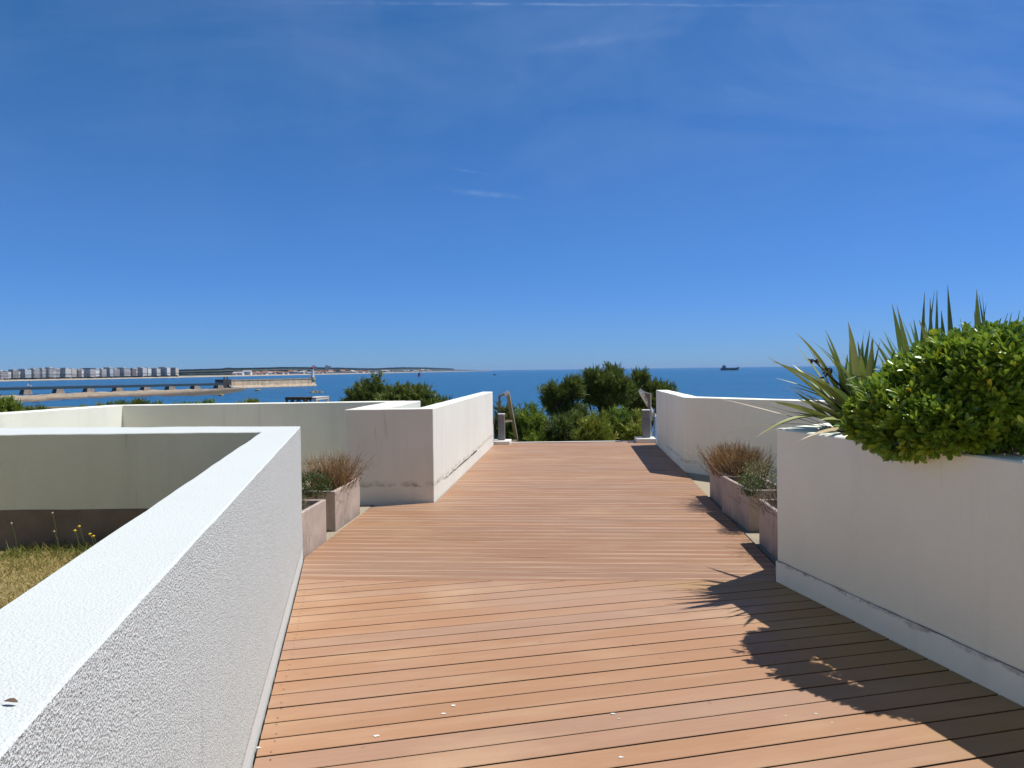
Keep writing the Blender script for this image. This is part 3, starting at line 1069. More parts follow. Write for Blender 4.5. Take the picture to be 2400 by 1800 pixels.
def feathery(name, base, lobes, mat, label, cat, group=None, dens=1.0, trunk=True, plume=(0.16, 0.34), up=0.6, clump=26):
    """tamarisk-like plant: wispy plumes of thin needles on thin limbs; lobes = (centre, radii) in world metres"""
    base = Vector(base)
    e = empty(name, base, label, cat, group)
    bb = np.array(base)
    O, D, Ln, Wd, Rn = [], [], [], [], []
    bm = bmesh.new()
    for (c, r) in lobes:
        c, r = np.asarray(c, float), np.asarray(r, float)
        vol = (r[0] * r[1] * r[2]) ** (1 / 3)
        ncl = max(8, int(dens * 520 * (vol ** 1.9)))
        P, N = ellip(ncl, c, r, 0.35)
        out_ = rng.random(ncl) < 0.09
        P[out_] = c + (P[out_] - c) * rng.uniform(1.08, 1.32, (out_.sum(), 1))
        tip = unit(N * 0.8 + np.array([0, 0, up]) + rng.normal(size=(ncl, 3)) * 0.35)
        shade = rng.random(ncl)
        for i in range(ncl):
            k = clump
            pl = rng.uniform(*plume)
            tt = rng.random(k)
            org = P[i] - tip[i] * pl * 0.4 + tip[i] * (tt * pl)[:, None] + rng.normal(size=(k, 3)) * 0.02
            dr = unit(tip[i] + rng.normal(size=(k, 3)) * 0.45)
            O.append(org)
            D.append(dr)
            Ln.append(rng.uniform(0.07, 0.17, k) * (0.7 + pl))
            Wd.append(rng.uniform(0.013, 0.027, k))
            Rn.append(np.clip(shade[i] * 0.65 + rng.random(k) * 0.35, 0, 1))
        if trunk:
            a = Vector((0, 0, 0))
            cc = Vector(c) - base
            mid = a.lerp(cc, 0.5) + Vector((random.uniform(-.15, .15), random.uniform(-.1, .1), -0.1))
            tube(bm, [a + Vector((random.uniform(-.06, .06), 0, -0.1)), mid, cc], [0.065, 0.04, 0.015], 6)
            for q in range(7):
                e2 = cc + Vector((np.asarray(unit(rng.normal(size=(1, 3)))[0] * r * 0.8)))
                m2 = cc.lerp(e2, 0.5) + Vector((0, 0, -0.04))
                tube(bm, [mid.lerp(cc, random.uniform(.3, 1)), m2, e2], [0.018, 0.011, 0.004], 5)
    O = np.concatenate(O) - bb
    D, Ln, Wd, Rn = (np.concatenate(q) for q in (D, Ln, Wd, Rn))
    U = unit(rng.normal(size=(len(O), 3)))
    ribbons('crown', O, D, U, Ln, Wd, BLADE, BLADE_F, Rn, mat, e)
    if trunk:
        mesh_obj('trunk', bm, M['bark'], e, smooth=60)
    else:
        bm.free()
    return e


def lobe(px, py, Y, rx, ry, dep=None):
    c = atY(px, py, Y)
    a, bq = pxm(rx, Y), pxm(ry, Y)
    return (c, (a, dep if dep else (a + bq) / 2, bq))


def gz(x, y):
    return head_z(x, y)


def bush(kind, base_px, Y, lobes, mat, label, cat='bush', group=None, **kw):
    x = atY(base_px, 900, Y).x
    return feathery(kind, (x, Y, gz(x, Y)), [lobe(a, c + 9, Y + dy, rx * 0.90, ry * 0.84) for (a, c, dy, rx, ry) in lobes], M[mat], label, cat, group, **kw)


TG = 'feathery trees beyond the end of the walkway'
TK = dict(plume=(.20, .42), up=0.95, clump=30)
bush('feathery_tree', 1352, 21.5, [(1300, 915, 0, 26, 22), (1288, 940, .2, 14, 16), (1340, 897, 0, 20, 15), (1352, 915, .3, 10, 18), (1322, 925, .2, 18, 20), (1325, 962, .2, 34, 20), (1350, 968, 0, 26, 24)], 'tam_dark',
     'sparse dark feathery tree with forked trunk, left of the taller tree in the gap', 'tree', TG, dens=2.7, **TK)
bush('feathery_tree', 1425, 22.5, [(1390, 880, 0, 22, 18), (1404, 900, .2, 30, 24), (1432, 872, .3, 24, 18), (1440, 900, 0, 36, 26), (1400, 926, .2, 26, 18), (1440, 930, 0, 32, 18), (1374, 908, .3, 12, 32), (1470, 915, .3, 18, 24), (1425, 950, .2, 18, 14)], 'tam_dark',
     'tallest dark feathery tree in the middle of the gap between the walls', 'tree', TG, dens=2.9, **TK)
bush('feathery_tree', 1500, 23.5, [(1500, 880, 0, 18, 14), (1494, 905, .1, 26, 20), (1522, 908, .2, 32, 18), (1556, 909, .2, 24, 10), (1515, 935, 0, 36, 20), (1485, 948, .3, 20, 16), (1545, 930, .1, 22, 14)], 'tam_dark',
     'dark feathery tree leaning right over the corner of the right walkway wall', 'tree', TG, dens=2.9, **TK)
BG = 'feathery bushes just beyond the end of the walkway'
bush('feathery_bush', 1238, 18.6, [(1240, 975, 0, 36, 26), (1222, 1005, 0, 32, 30), (1262, 1005, .2, 30, 34), (1242, 1025, -.3, 44, 22)], 'tam_mid', 'bright green feathery bush right of the leaning timber handrail', 'bush', BG, dens=2.2)
bush('feathery_bush', 1178, 18.8, [(1182, 965, 0, 20, 22), (1192, 1000, 0, 20, 34), (1172, 1000, .2, 16, 36)], 'tam_brown', 'dull green bush behind the left bollard light and handrail', 'bush', BG, dens=2.0)
bush('feathery_bush', 1315, 18.4, [(1310, 995, 0, 30, 22), (1290, 1018, .2, 34, 24), (1340, 1020, .2, 32, 22), (1345, 985, .4, 24, 20)], 'tam_dark', 'dark green bush at the foot of the sparse forked tree', 'bush', BG, dens=2.2)
bush('feathery_bush', 1395, 18.2, [(1392, 1000, 0, 34, 24), (1375, 1024, -.2, 30, 18), (1412, 1024, 0, 30, 18), (1400, 978, .3, 20, 14)], 'tam_yel', 'yellowish bush with rusty tips in the middle of the gap', 'bush', BG, dens=2.0)
bush('feathery_bush', 1447, 18.9, [(1450, 975, 0, 32, 20), (1440, 1008, 0, 32, 24), (1462, 1018, .2, 30, 24)], 'tam_mid', 'rounded light green bush below the tallest feathery tree', 'bush', BG, dens=2.0)
bush('feathery_bush', 1488, 18.4, [(1492, 1006, 0, 22, 24), (1482, 1025, .1, 24, 18), (1502, 980, .5, 18, 20)], 'tam_yel', 'yellow-green bush beside the right bollard light', 'bush', BG, dens=2.0)
LG = 'bushes behind the left walls'
bush('feathery_bush', 862, 19.5, [(842, 922, 0, 30, 22), (878, 905, .2, 20, 18), (882, 878, .1, 7, 8), (835, 935, .2, 22, 16), (880, 930, .1, 30, 20), (902, 918, .3, 18, 14), (852, 898, .1, 12, 10)], 'tam_dark', 'dark pointed bush rising behind the left parapet wall, left of the domed bush', 'bush', LG, dens=2.6)
bush('feathery_bush', 960, 19.0, [(960, 925, 0, 48, 20), (915, 938, 0, 34, 18), (1005, 938, .1, 34, 16), (1038, 946, .2, 22, 10), (975, 955, -.2, 60, 14), (945, 912, .1, 32, 10), (985, 914, .1, 24, 9)], 'tam_brown', 'wide domed green bush behind the square white block', 'bush', LG, dens=2.8)
LOW = dict(dens=3.4, plume=(.05, .12))
bush('feathery_bush', 15, 15.5, [(8, 946, 0, 30, 18), (-25, 950, 0, 34, 26), (30, 960, .1, 18, 12)], 'tam_mid', 'green bush at the far left edge rising above the sunlit wall end', 'bush', LG, dens=2.8, plume=(.1, .2))
bush('feathery_bush', 85, 16.0, [(70, 960, 0, 26, 8), (100, 958, .1, 20, 7), (50, 962, 0, 14, 8)], 'tam_dark', 'low dark bush just right of the green bush at the left edge', 'bush', LG, **LOW)
bush('feathery_bush', 192, 17.0, [(192, 955, 0, 11, 6)], 'tam_mid', 'very small green tuft showing over the sloping wall top', 'bush', LG, **LOW)
bush('feathery_bush', 285, 17.5, [(245, 947, 0, 18, 7), (280, 946, .1, 22, 8), (325, 943, 0, 20, 9), (365, 946, .1, 22, 5)], 'tam_brown', 'long low scrub bush above the corner of the left parapet', 'bush', LG, **LOW)
bush('feathery_bush', 450, 18.0, [(425, 947, 0, 18, 5), (475, 943, 0, 10, 8), (494, 942, .1, 8, 8), (450, 947, 0, 24, 4)], 'tam_mid', 'thin grassy bush over the left parapet below the stone jetty', 'bush', LG, **LOW)
bush('feathery_bush', 590, 18.3, [(590, 940, 0, 15, 10), (562, 945, 0, 7, 5), (618, 946, .1, 9, 5)], 'tam_yel', 'small rounded yellowish bush over the left parapet near the picnic tables', 'bush', LG, **LOW)

# ------------------------------------------------------------------ glossy shrub on the raised planter
M['shrub_leaf'] = foliage('glossy_shrub_leaf', [(0, (0.075, 0.155, 0.018)), (0.35, (0.155, 0.27, 0.028)), (0.65, (0.27, 0.41, 0.038)), (0.90, (0.47, 0.56, 0.045)), (1, (0.64, 0.52, 0.03))], rough=0.30, trans=0.30, spec=0.5)


def shrub():
    lob = [lobe(2118, 962, 4.02, 92, 80, .38), (lobe(2218, 900, 3.93, 98, 88, .46)), lobe(2320, 850, 3.80, 112, 72, .46), lobe(2440, 835, 3.80, 112, 62, .42),
           lobe(2190, 990, 3.82, 104, 72, .36), lobe(2058, 990, 4.08, 50, 52, .24), lobe(2125, 1020, 3.92, 72, 46, .26), lobe(2240, 1010, 3.72, 62, 58, .24),
           lobe(2345, 1008, 3.60, 40, 28, .16), lobe(2415, 1000, 3.50, 34, 46, .18), lobe(2285, 935, 3.68, 56, 62, .28)]
    cen = Vector((lob[1][0].x + 0.12, lob[1][0].y + 0.25, 0.97))
    e = empty('glossy_shrub', cen, 'large rounded glossy green shrub spilling over the white raised planter', 'shrub')
    pts, nor = [], []
    for (c, r) in lob:
        area = r[0] * r[2] + r[1] * r[2] + r[0] * r[1]
        P, N = ellip(int(area * 2500), c, r, 0.80)
        pts.append(P)
        nor.append(N)
    P, N = np.concatenate(pts), np.concatenate(nor)
    keep = np.ones(len(P), bool)
    for (c, r) in lob:                       # drop what is buried in other lobes
        q = (P - np.asarray(c)) / np.asarray(r)
        keep &= (np.linalg.norm(q, axis=1) > 0.80)
    # nothing inside the planter wall
    fd = (P[:, 0] - NRc.x) * nNR.x + (P[:, 1] - NRc.y) * nNR.y      # depth behind the front face
    keep &= ~((P[:, 2] < WT + 0.03) & (fd > -0.035))
    keep &= (fd > -0.34)
    keep &= ~((P[:, 1] < 3.42) & (fd < 0.0))
    P, N = P[keep], N[keep]
    stray = (rng.random(len(P)) < 0.05) & (N[:, 2] > -0.2)
    P[stray] += N[stray] * rng.uniform(0.02, 0.07, (stray.sum(), 1))
    n = len(P)
    O, D, U, L, W, Rn = [], [], [], [], [], []
    for i in range(n):
        ax = N[i] * 0.9 + np.array([0, 0, 0.45]) + rng.normal(size=3) * 0.22
        ax /= np.linalg.norm(ax)
        ref = np.cross(ax, [0.3, 0.5, 0.8])
        ref /= np.linalg.norm(ref)
        r2 = np.cross(ax, ref)
        k = rng.integers(8, 13)
        ph = rng.random() * 6.28
        tone = rng.random()
        for j in range(k):
            an = ph + j * 2.4
            open_ = 0.30 + 0.85 * (j / k) + rng.normal() * 0.08
            d = ax * math.cos(open_) + (ref * math.cos(an) + r2 * math.sin(an)) * math.sin(open_)
            O.append(P[i] - ax * 0.012 * j / k * 3)
            D.append(d)
            U.append(ax + rng.normal(size=3) * 0.15)
            l = rng.uniform(0.042, 0.074)
            L.append(l)
            W.append(l * rng.uniform(0.30, 0.38))
            young = 1 - j / k
            Rn.append(min(0.99, max(0.0, tone * 0.55 + 0.30 * young + rng.normal() * 0.10)))
    Rn = np.array(Rn)
    Rn[rng.random(len(Rn)) < 0.004] = 1.0
    ribbons('foliage', np.array(O) - np.array(cen), D, U, L, W, OBOV, OBOV_F, Rn, M['shrub_leaf'], e)
    bm = bmesh.new()
    root = Vector((0, 0, -0.02))
    up_ = np.nonzero(P[:, 2] > WT + 0.12)[0]
    for i in range(70):
        k = up_[rng.integers(0, len(up_))]
        t = Vector(P[k] - np.array(cen)) * 0.97
        st = root + Vector((random.uniform(-.1, .5), random.uniform(0.0, .3), 0))
        m1 = st.lerp(t, 0.45) + Vector((random.uniform(-.05, .05), random.uniform(-.05, .05), 0.06))
        if t.z < 0.1:
            m1.z = max(m1.z, 0.18)
        tube(bm, [st, m1, t], [0.011, 0.007, 0.003], 5)
    mesh_obj('branches', bm, plain('shrub_bark', (0.16, 0.12, 0.10), 0.85, 0.4, 30.0), e, smooth=60)


shrub()

# ------------------------------------------------------------------ flax plants
M['flax'] = foliage('flax_leaf', [(0, (0.085, 0.165, 0.06)), (0.35, (0.13, 0.22, 0.065)), (0.65, (0.25, 0.29, 0.075)), (0.85, (0.42, 0.41, 0.17)), (1, (0.46, 0.33, 0.17))], rough=0.42, trans=0.15, spec=0.45)


def flax(base, leaves, label, extra=0, seed=0, pods=(), spread=0.12):
    """sword leaves: each (tip, width, lift, tone); quadratic curve from the base fan"""
    random.seed(seed)
    base = Vector(base)
    e = empty('flax_plant', base, label, 'plant', 'spiky flax plants in the raised planter')
    bm = bmesh.new()
    lay = bm.faces.layers.float.new('rnd')
    allv = list(leaves)
    for _ in range(extra):
        az = random.uniform(0, 2 * math.pi)
        el = random.uniform(0.55, 1.4)
        l = random.uniform(0.55, 0.95)
        tip = base + Vector((math.cos(az) * math.cos(el), math.sin(az) * math.cos(el), math.sin(el))) * l
        allv.append((tip, random.uniform(0.03, 0.05), random.uniform(0.05, 0.25), random.random() * 0.7))
    for (tip, w, lift, tone) in allv:
        w *= 0.80
        tone = min(1.0, tone + 0.10)
        a = base + Vector((random.uniform(-1, 1) * spread, random.uniform(-1, 1) * spread * 0.7, 0))
        tip = Vector(tip)
        l = (tip - a).length
        mid = a.lerp(tip, 0.5) + Vector((0, 0, lift * l))
        prev = None
        n = 14
        tw = random.uniform(-0.7, 0.7)
        for i in range(n + 1):
            t = i / n
            p = a * (1 - t) ** 2 + mid * 2 * t * (1 - t) + tip * t * t
            d = ((mid - a) * (1 - t) + (tip - mid) * t).normalized()
            s = d.cross(Vector((0, 0, 1)))
            if s.length < 0.1:
                s = Vector((1, 0, 0))
            s.normalize()
            s = Matrix.Rotation(tw * (0.4 + 0.6 * t), 3, d) @ s
            u = s.cross(d).normalized()
            prof = 1.3 * min(1.0, 0.55 + 1.6 * t) * (1 - max(0, (t - 0.45) / 0.55) ** 1.7)
            h = max(0.0012, w * 0.5 * prof)
            fold = 0.45 * (1 - 0.6 * t)
            row = [bm.verts.new(p - s * h + u * h * fold - base), bm.verts.new(p - base), bm.verts.new(p + s * h + u * h * fold - base)]
            if prev:
                for q in (0, 1):
                    f = bm.faces.new((prev[q], prev[q + 1], row[q + 1], row[q]))
                    f[lay] = min(1.0, tone + (0.25 if t > 0.93 else 0) + random.uniform(-0.03, 0.03))
                    f.smooth = True
            prev = row
    me = bpy.data.meshes.new('leaves')
    bm.to_mesh(me)
    bm.free()
    me.materials.append(M['flax'])
    link('leaves', me, e)
    if pods:
        bm = bmesh.new()
        for (c, s) in pods:
            for k in range(9):
                q = Vector(c) - base + Vector((random.uniform(-s, s), random.uniform(-s, s), random.uniform(-s, s)))
                d = Vector((random.uniform(-1, 1), random.uniform(-1, 1), random.uniform(-0.2, 1))).normalized() * 0.035
                tube(bm, [q, q + d * 0.5, q + d], [0.004, 0.008, 0.002], 5)
            tube(bm, [Vector((0, 0, 0)), (Vector(c) - base) * 0.5 + Vector((0, 0, 0.1)), Vector(c) - base], [0.008, 0.006, 0.004], 5)
        mesh_obj('seed_pods', bm, plain('dark_seed_pod', (0.05, 0.022, 0.018), 0.7), e)
    return e


def tp(px, py, Y):
    return atY(px, py, Y)


L1 = [(tp(1809, 847, 4.9), .052, .16, .55), (tp(1800, 838, 5.0), .03, .15, .5), (tp(1885, 869, 4.9), .05, .14, .7), (tp(1894, 900, 4.8), .04, .10, .45), (tp(1862, 917, 4.9), .035, .08, .35),
      (tp(1867, 935, 4.8), .045, .10, .6), (tp(1803, 941, 4.75), .055, .12, .55), (tp(1773, 1024, 4.75), .055, .30, .62), (tp(1879, 1030, 4.55), .035, .16, .88), (tp(1860, 1040, 4.7), .02, .2, .95),
      (tp(1935, 791, 5.1), .05, .10, .30), (tp(1932, 803, 5.2), .045, .10, .35), (tp(1991, 785, 5.1), .045, .06, .45), (tp(2026, 776, 5.2), .05, .06, .6), (tp(2039, 773, 5.2), .05, .05, .2),
      (tp(1870, 812, 5.2), .010, .06, .4), (tp(1905, 845, 5.3), .05, .14, .25), (tp(1925, 930, 5.0), .06, .18, .2), (tp(1960, 960, 4.9), .06, .22, .15), (tp(1945, 860, 5.3), .06, .2, .1),
      (tp(1975, 830, 5.2), .055, .10, .3), (tp(1920, 985, 4.8), .05, .2, .55), (tp(1950, 905, 4.9), .06, .2, .2), (tp(1990, 870, 5.0), .06, .2, .15), (tp(1760, 945, 5.1), .014, .10, .97),
      (tp(2010, 800, 5.25), .05, .06, .35), (tp(1850, 965, 5.0), .03, .1, .25), (tp(1760, 1000, 5.1), .010, .14, .9), (tp(1690, 1022, 5.2), .008, .2, .9), (tp(1680, 932, 5.2), .012, .02, .98)]
random.seed(40)
for _ in range(22):
    L1.append((tp(random.uniform(1850, 2070), random.uniform(775, 930), random.uniform(5.0, 5.5)), random.uniform(.030, .055), random.uniform(.08, .25), random.choice((.15, .25, .4, .55, .65))))
for _ in range(10):
    L1.append((tp(random.uniform(1800, 1910), random.uniform(845, 950), random.uniform(5.0, 5.4)), random.uniform(.022, .045), random.uniform(.12, .22), random.choice((.4, .55, .65, .75))))
flax((2.42, 5.08, 0.99), L1, 'sprawling flax plant arching left over the corner of the raised planter', extra=10, seed=3, pods=((tp(1908, 846, 5.2), .02), (tp(1936, 875, 5.1), .03)))
L2 = [(tp(2091, 713, 5.1), .06, .02, .3), (tp(2102, 715, 5.1), .05, .03, .5), (tp(2139, 738, 5.2), .045, .03, .3), (tp(2114, 747, 5.3), .05, .04, .25), (tp(2167, 685, 5.2), .035, .02, .25), (tp(2180, 697, 5.1), .06, .0, .4),
      (tp(2190, 682, 5.3), .03, .02, .2), (tp(2196, 680, 5.3), .03, .02, .15), (tp(2221, 668, 5.2), .055, .01, .2), (tp(2206, 727, 5.4), .05, .02, .3), (tp(2160, 723, 5.4), .03, .02, .2), (tp(2075, 780, 5.3), .06, .05, .2), (tp(2050, 800, 5.2), .06, .08, .3),
      (tp(2120, 790, 5.4), .05, .03, .6), (tp(1985, 890, 4.6), .055, .30, .12)]
for _ in range(12):
    L2.append((tp(random.uniform(2000, 2170), random.uniform(730, 850), random.uniform(5.2, 5.6)), random.uniform(.038, .060), random.uniform(.01, .10), random.choice((.05, .15, .25, .35, .5))))
flax((2.92, 5.15, 0.99), L2, 'upright flax plant standing behind the left shoulder of the glossy shrub', extra=6, seed=5)
L3 = [(tp(2289, 678, 5.3), .065, .02, .4), (tp(2302, 688, 5.4), .04, .02, .2), (tp(2294, 692, 5.5), .03, .02, .3), (tp(2312, 710, 5.4), .04, .02, .15), (tp(2283, 728, 5.5), .03, .02, .15), (tp(2250, 745, 5.4), .04, .03, .3),
      (tp(2371, 732, 5.6), .04, .02, .1), (tp(2362, 734, 5.6), .03, .02, .1), (tp(2390, 727, 5.7), .035, .02, .15)]
flax((3.42, 5.35, 0.99), L3, 'upright flax plant behind the top of the glossy shrub', extra=3, seed=8)

# ------------------------------------------------------------------ plants in the troughs
M['dry'] = foliage('dry_stem', [(0, (0.12, 0.065, 0.04)), (0.5, (0.27, 0.145, 0.075)), (0.85, (0.43, 0.26, 0.13)), (1, (0.58, 0.41, 0.24))], rough=0.8, trans=0.1, spec=0.1)
M['dry_grey'] = foliage('grey_twig', [(0, (0.06, 0.045, 0.04)), (0.6, (0.13, 0.10, 0.085)), (1, (0.22, 0.18, 0.15))], rough=0.85, trans=0.05, spec=0.1)
M['herb'] = foliage('herb_leaf', [(0, (0.030, 0.055, 0.018)), (0.6, (0.065, 0.105, 0.03)), (1, (0.12, 0.15, 0.05))], trans=0.2)
M['herb_pale'] = foliage('pale_flower_leaf', [(0, (0.075, 0.085, 0.04)), (0.5, (0.20, 0.19, 0.09)), (0.85, (0.40, 0.36, 0.20)), (1, (0.62, 0.55, 0.36))], trans=0.2)
STEM = [(-.5, 0, 0), (.5, 0, 0), (.4, .5, .06), (-.4, .5, .06), (.25, 1, 0), (-.25, 1, 0)]


def dry_bush(base, n, rad, h, mat, label, lean=(0, 0), width=0.0035, name='dry_bush', spread=0.55, stretch=(1, 1)):
    e = empty(name, base, label, 'plant', 'plants in the concrete troughs')
    O = rng.normal(size=(n, 3)) * np.array([rad * stretch[0], rad * stretch[1], 0.0])
    O[:, 2] = 0
    D = np.stack([rng.normal(size=n) * spread + O[:, 0] / rad * 0.28 + lean[0], rng.normal(size=n) * spread + O[:, 1] / rad * 0.2 + lean[1], np.ones(n)], 1)
    D = unit(D)
    L = h * rng.uniform(0.55, 1.05, n)
    W = np.full(n, width) * rng.uniform(0.6, 1.3, n)
    U = unit(rng.normal(size=(n, 3)))
    rn = rng.random(n)
    # side twigs
    k = n * 2
    idx = rng.integers(0, n, k)
    tt = rng.uniform(0.45, 0.95, k)
    O2 = O[idx] + D[idx] * (L[idx] * tt)[:, None]
    D2 = unit(D[idx] + rng.normal(size=(k, 3)) * 0.35)
    L2 = L[idx] * rng.uniform(0.12, 0.3, k)
    ribbons('stems', np.concatenate([O, O2]), np.concatenate([D, D2]), np.concatenate([U, unit(rng.normal(size=(k, 3)))]), np.concatenate([L, L2]),
            np.concatenate([W, np.full(k, width * 0.8)]), STEM, BLADE_F, np.concatenate([rn, np.clip(rn[idx] + 0.2, 0, 1)]), mat, e)
    return e


def leafy(base, n, r, mat, label, size=(0.014, 0.03), name='leafy_plant', up=0.5, stems=30):
    e = empty(name, base, label, 'plant', 'plants in the concrete troughs')
    c = np.array([0, 0, r[2] * 0.75])
    P, N = ellip(n, c, r, 0.3)
    P += rng.normal(size=P.shape) * 0.012
    P[:, 2] = np.maximum(P[:, 2], 0.01)
    D = unit(N * 0.7 + np.array([0, 0, up]) + rng.normal(size=(n, 3)) * 0.5)
    U = unit(rng.normal(size=(n, 3)) + np.array([0, 0, 1]))
    L = rng.uniform(*size, n)
    ribbons('foliage', P, D, U, L, L * rng.uniform(0.3, 0.5, n), OBOV, OBOV_F, rng.random(n), mat, e)
    bm = bmesh.new()
    for i in range(stems):
        q = Vector(P[rng.integers(0, n)])
        tube(bm, [Vector((q.x * 0.3, q.y * 0.3, 0)), q * 0.6 + Vector((0, 0, 0.01)), q], [0.004, 0.003, 0.0015], 4)
    mesh_obj('stems', bm, M['bark'], e)
    return e


P = T['L2'][1](0.55, 0.45)
dry_bush(P, 650, 0.10, 0.37, M['dry'], 'airy tuft of rusty brown dry stems in the trough by the stained block', lean=(0.05, 0), spread=0.42, stretch=(0.8, 1.5))
dry_bush(T['L2'][1](0.42, 0.55), 260, 0.10, 0.20, M['dry_grey'], 'grey twiggy dead growth at the foot of the rusty dry tuft', width=0.004)
leafy(T['L2'][1](0.02, 0.62), 1500, (0.20, 0.22, 0.13), M['herb'], 'small green bushy plant at the near end of the trough by the block', size=(0.016, 0.034))
leafy(T['L1'][1](0.75, 0.55), 500, (0.11, 0.18, 0.05), M['herb_pale'], 'sparse low dry herb in the trough nearest the rough wall', size=(0.01, 0.025))
dry_bush(T['R3'][1](0.35, 0.45), 1500, 0.12, 0.34, M['dry'], 'dense brown dried bush in the farthest trough on the right', spread=0.30, lean=(-0.03, -0.05), stretch=(0.75, 1.5), width=0.0045)
dry_bush(T['R3'][1](0.02, 0.5), 420, 0.09, 0.26, M['dry_grey'], 'thin dead twigs between the brown bush and the pale flowering plant', lean=(0.1, 0))
leafy(T['R4'][1](0.30, 0.5), 1500, (0.17, 0.26, 0.17), M['herb_pale'], 'pale cream flowering plant in the middle trough on the right', size=(0.012, 0.026), up=0.9)
leafy(T['R4'][1](0.0, 0.05), 800, (0.10, 0.16, 0.11), M['herb'], 'dark green plant drooping over the edge between the right troughs', size=(0.012, 0.028))
dry_bush(T['R5'][1](0.6, 0.5), 500, 0.10, 0.22, M['dry_grey'], 'dark twiggy plant in the trough half hidden by the raised planter', stretch=(1, 2.2))

# ------------------------------------------------------------------ lawn, grass, flowers, dry leaf
LZ = 0.235
bm = bmesh.new()
lawn_poly = [Vector((NLi.x, NLi.y, 0)), inn0, Vector((-7, inn0.y, 0)), Vector((-7.5, 5.7, 0))]
prism(bm, [p + Vector((0.02, 0.0, 0)) if i < 2 else p for i, p in enumerate(lawn_poly)], -0.05, LZ)
M['lawn'] = plain('dry_lawn_soil', (0.27, 0.20, 0.08), 0.95, 0.5, 6.0, 0.02, col2=(0.17, 0.15, 0.05))
tag(mesh_obj('lawn', bm, M['lawn']), kind='structure')
M['grass'] = foliage('lawn_grass', [(0, (0.10, 0.135, 0.025)), (0.25, (0.20, 0.205, 0.05)), (0.45, (0.40, 0.31, 0.12)), (0.8, (0.54, 0.41, 0.19)), (1, (0.66, 0.53, 0.28))], rough=0.7, trans=0.2, spec=0.15)
n = 52000
X = rng.uniform(-3.6, -0.9, n)
Y = 5.45 - rng.random(n) ** 1.0 * 4.3
wx = NLi.x + (NLi.y - Y) * (-dNL.x / dNL.y)
k = X < wx - 0.03
X, Y = X[k], Y[k]
n = len(X)
patch = np.array([noise.noise(Vector((x * 2.2, y * 2.2, 0))) for x, y in zip(X, Y)])
edge = np.clip((Y - 4.75) / 0.5, 0, 1)
rn = np.clip(0.62 + patch * 0.35 + rng.normal(size=n) * 0.17 - edge * 0.42, 0, 1)
D = unit(np.stack([rng.normal(size=n) * 0.8, rng.normal(size=n) * 0.8, np.ones(n) * 0.8], 1))
L = rng.uniform(0.025, 0.06, n) + edge * rng.random(n) * 0.06
go = ribbons('grass', np.stack([X, Y, np.full(n, LZ - 0.004)], 1), D, unit(rng.normal(size=(n, 3))), L, rng.uniform(0.003, 0.006, n), BLADE, BLADE_F, rn, M['grass'])
tag(go, 'dry yellowed grass, greener along the foot of the wall', 'grass', kind='stuff')

M['petal'] = plain('yellow_petal', (0.85, 0.62, 0.01), 0.6, 0.15, 60)
M['seed'] = plain('pale_seedhead', (0.55, 0.50, 0.38), 0.8, 0.2, 60)
M['stem'] = plain('green_stem', (0.13, 0.17, 0.05), 0.7, 0.3, 30)


def flower(px, py, Y, r, mat, label, name, group):
    c = atY(px, py, Y)
    e = empty(name, (c.x + 0.02, Y + 0.02, LZ), label, 'flower', group)
    bm = bmesh.new()
    top = c - Vector(e.location)
    tube(bm, [Vector((0, 0, -0.01)), top * 0.5 + Vector((0.01, 0, 0.01)), top], 0.0022, 5)
    mesh_obj('stem', bm, M['stem'], e)
    bm = bmesh.new()
    for k in range(14):
        a = 2 * math.pi * k / 14
        d = Vector((math.cos(a), math.sin(a) * 0.9, 0.25))
        s = Vector((-math.sin(a), math.cos(a), 0)) * r * 0.28
        vs = [bm.verts.new(top + q) for q in (Vector((0, 0, 0)), d * r * 0.6 + s, d * r, d * r * 0.6 - s)]
        bm.faces.new(vs)
    lathe(bm, top, [(0.001, -0.010), (r * 0.45, -0.004), (r * 0.5, 0.004), (r * 0.2, 0.009)], 10)
    mesh_obj('flower_head', bm, mat, e)
    return e


for px, py, Y, lab in ((186, 1234, 5.15, 'topmost yellow flower in the cluster by the dark wall base'), (176, 1244, 5.10, 'left yellow flower in the cluster by the dark wall base'),
                       (211, 1252, 5.15, 'yellow flower low in the cluster, just left of the lowest one'), (219, 1257, 5.1, 'lowest yellow flower in the cluster, nearest the white wall')):
    flower(px, py, Y, 0.013, M['petal'], lab, 'yellow_flower', 'yellow flowers by the lawn')
for px, py, Y, lab in ((27, 1227, 5.2, 'pale seedhead on a long stem, leftmost above the lawn'), (127, 1246, 5.15, 'pale seedhead left of the yellow flowers'), (123, 1203, 5.2, 'tallest tiny seedhead in front of the dark wall base')):
    flower(px, py, Y, 0.010, M['seed'], lab, 'seedhead', 'pale seedheads above the lawn')

bm = bmesh.new()
c = ground(25, 1645, WT + 0.004)
vs = []
for t, w in ((0, 0.001), (.3, .0065), (.6, .008), (.85, .005), (1, .001)):
    vs.append([(t * 0.05 - 0.025, -w, 0.004 * math.sin(t * 3.1)), (t * 0.05 - 0.025, 0, 0.006 * math.sin(t * 3.1) + 0.001), (t * 0.05 - 0.025, w, 0.009 * math.sin(t * 3.1))])
rows = [[bm.verts.new(q) for q in r] for r in vs]
for r0, r1 in zip(rows, rows[1:]):
    for q in (0, 1):
        bm.faces.new((r0[q], r0[q + 1], r1[q + 1], r1[q]))
lf = mesh_obj('dry_leaf', bm, plain('dead_leaf', (0.16, 0.10, 0.06), 0.8, 0.5, 200), loc=c, rz=R(-12))
lf.scale = (0.45, 0.45, 0.45)
tag(lf, 'small curled brown leaf lying on the white wall top in the foreground', 'leaf')

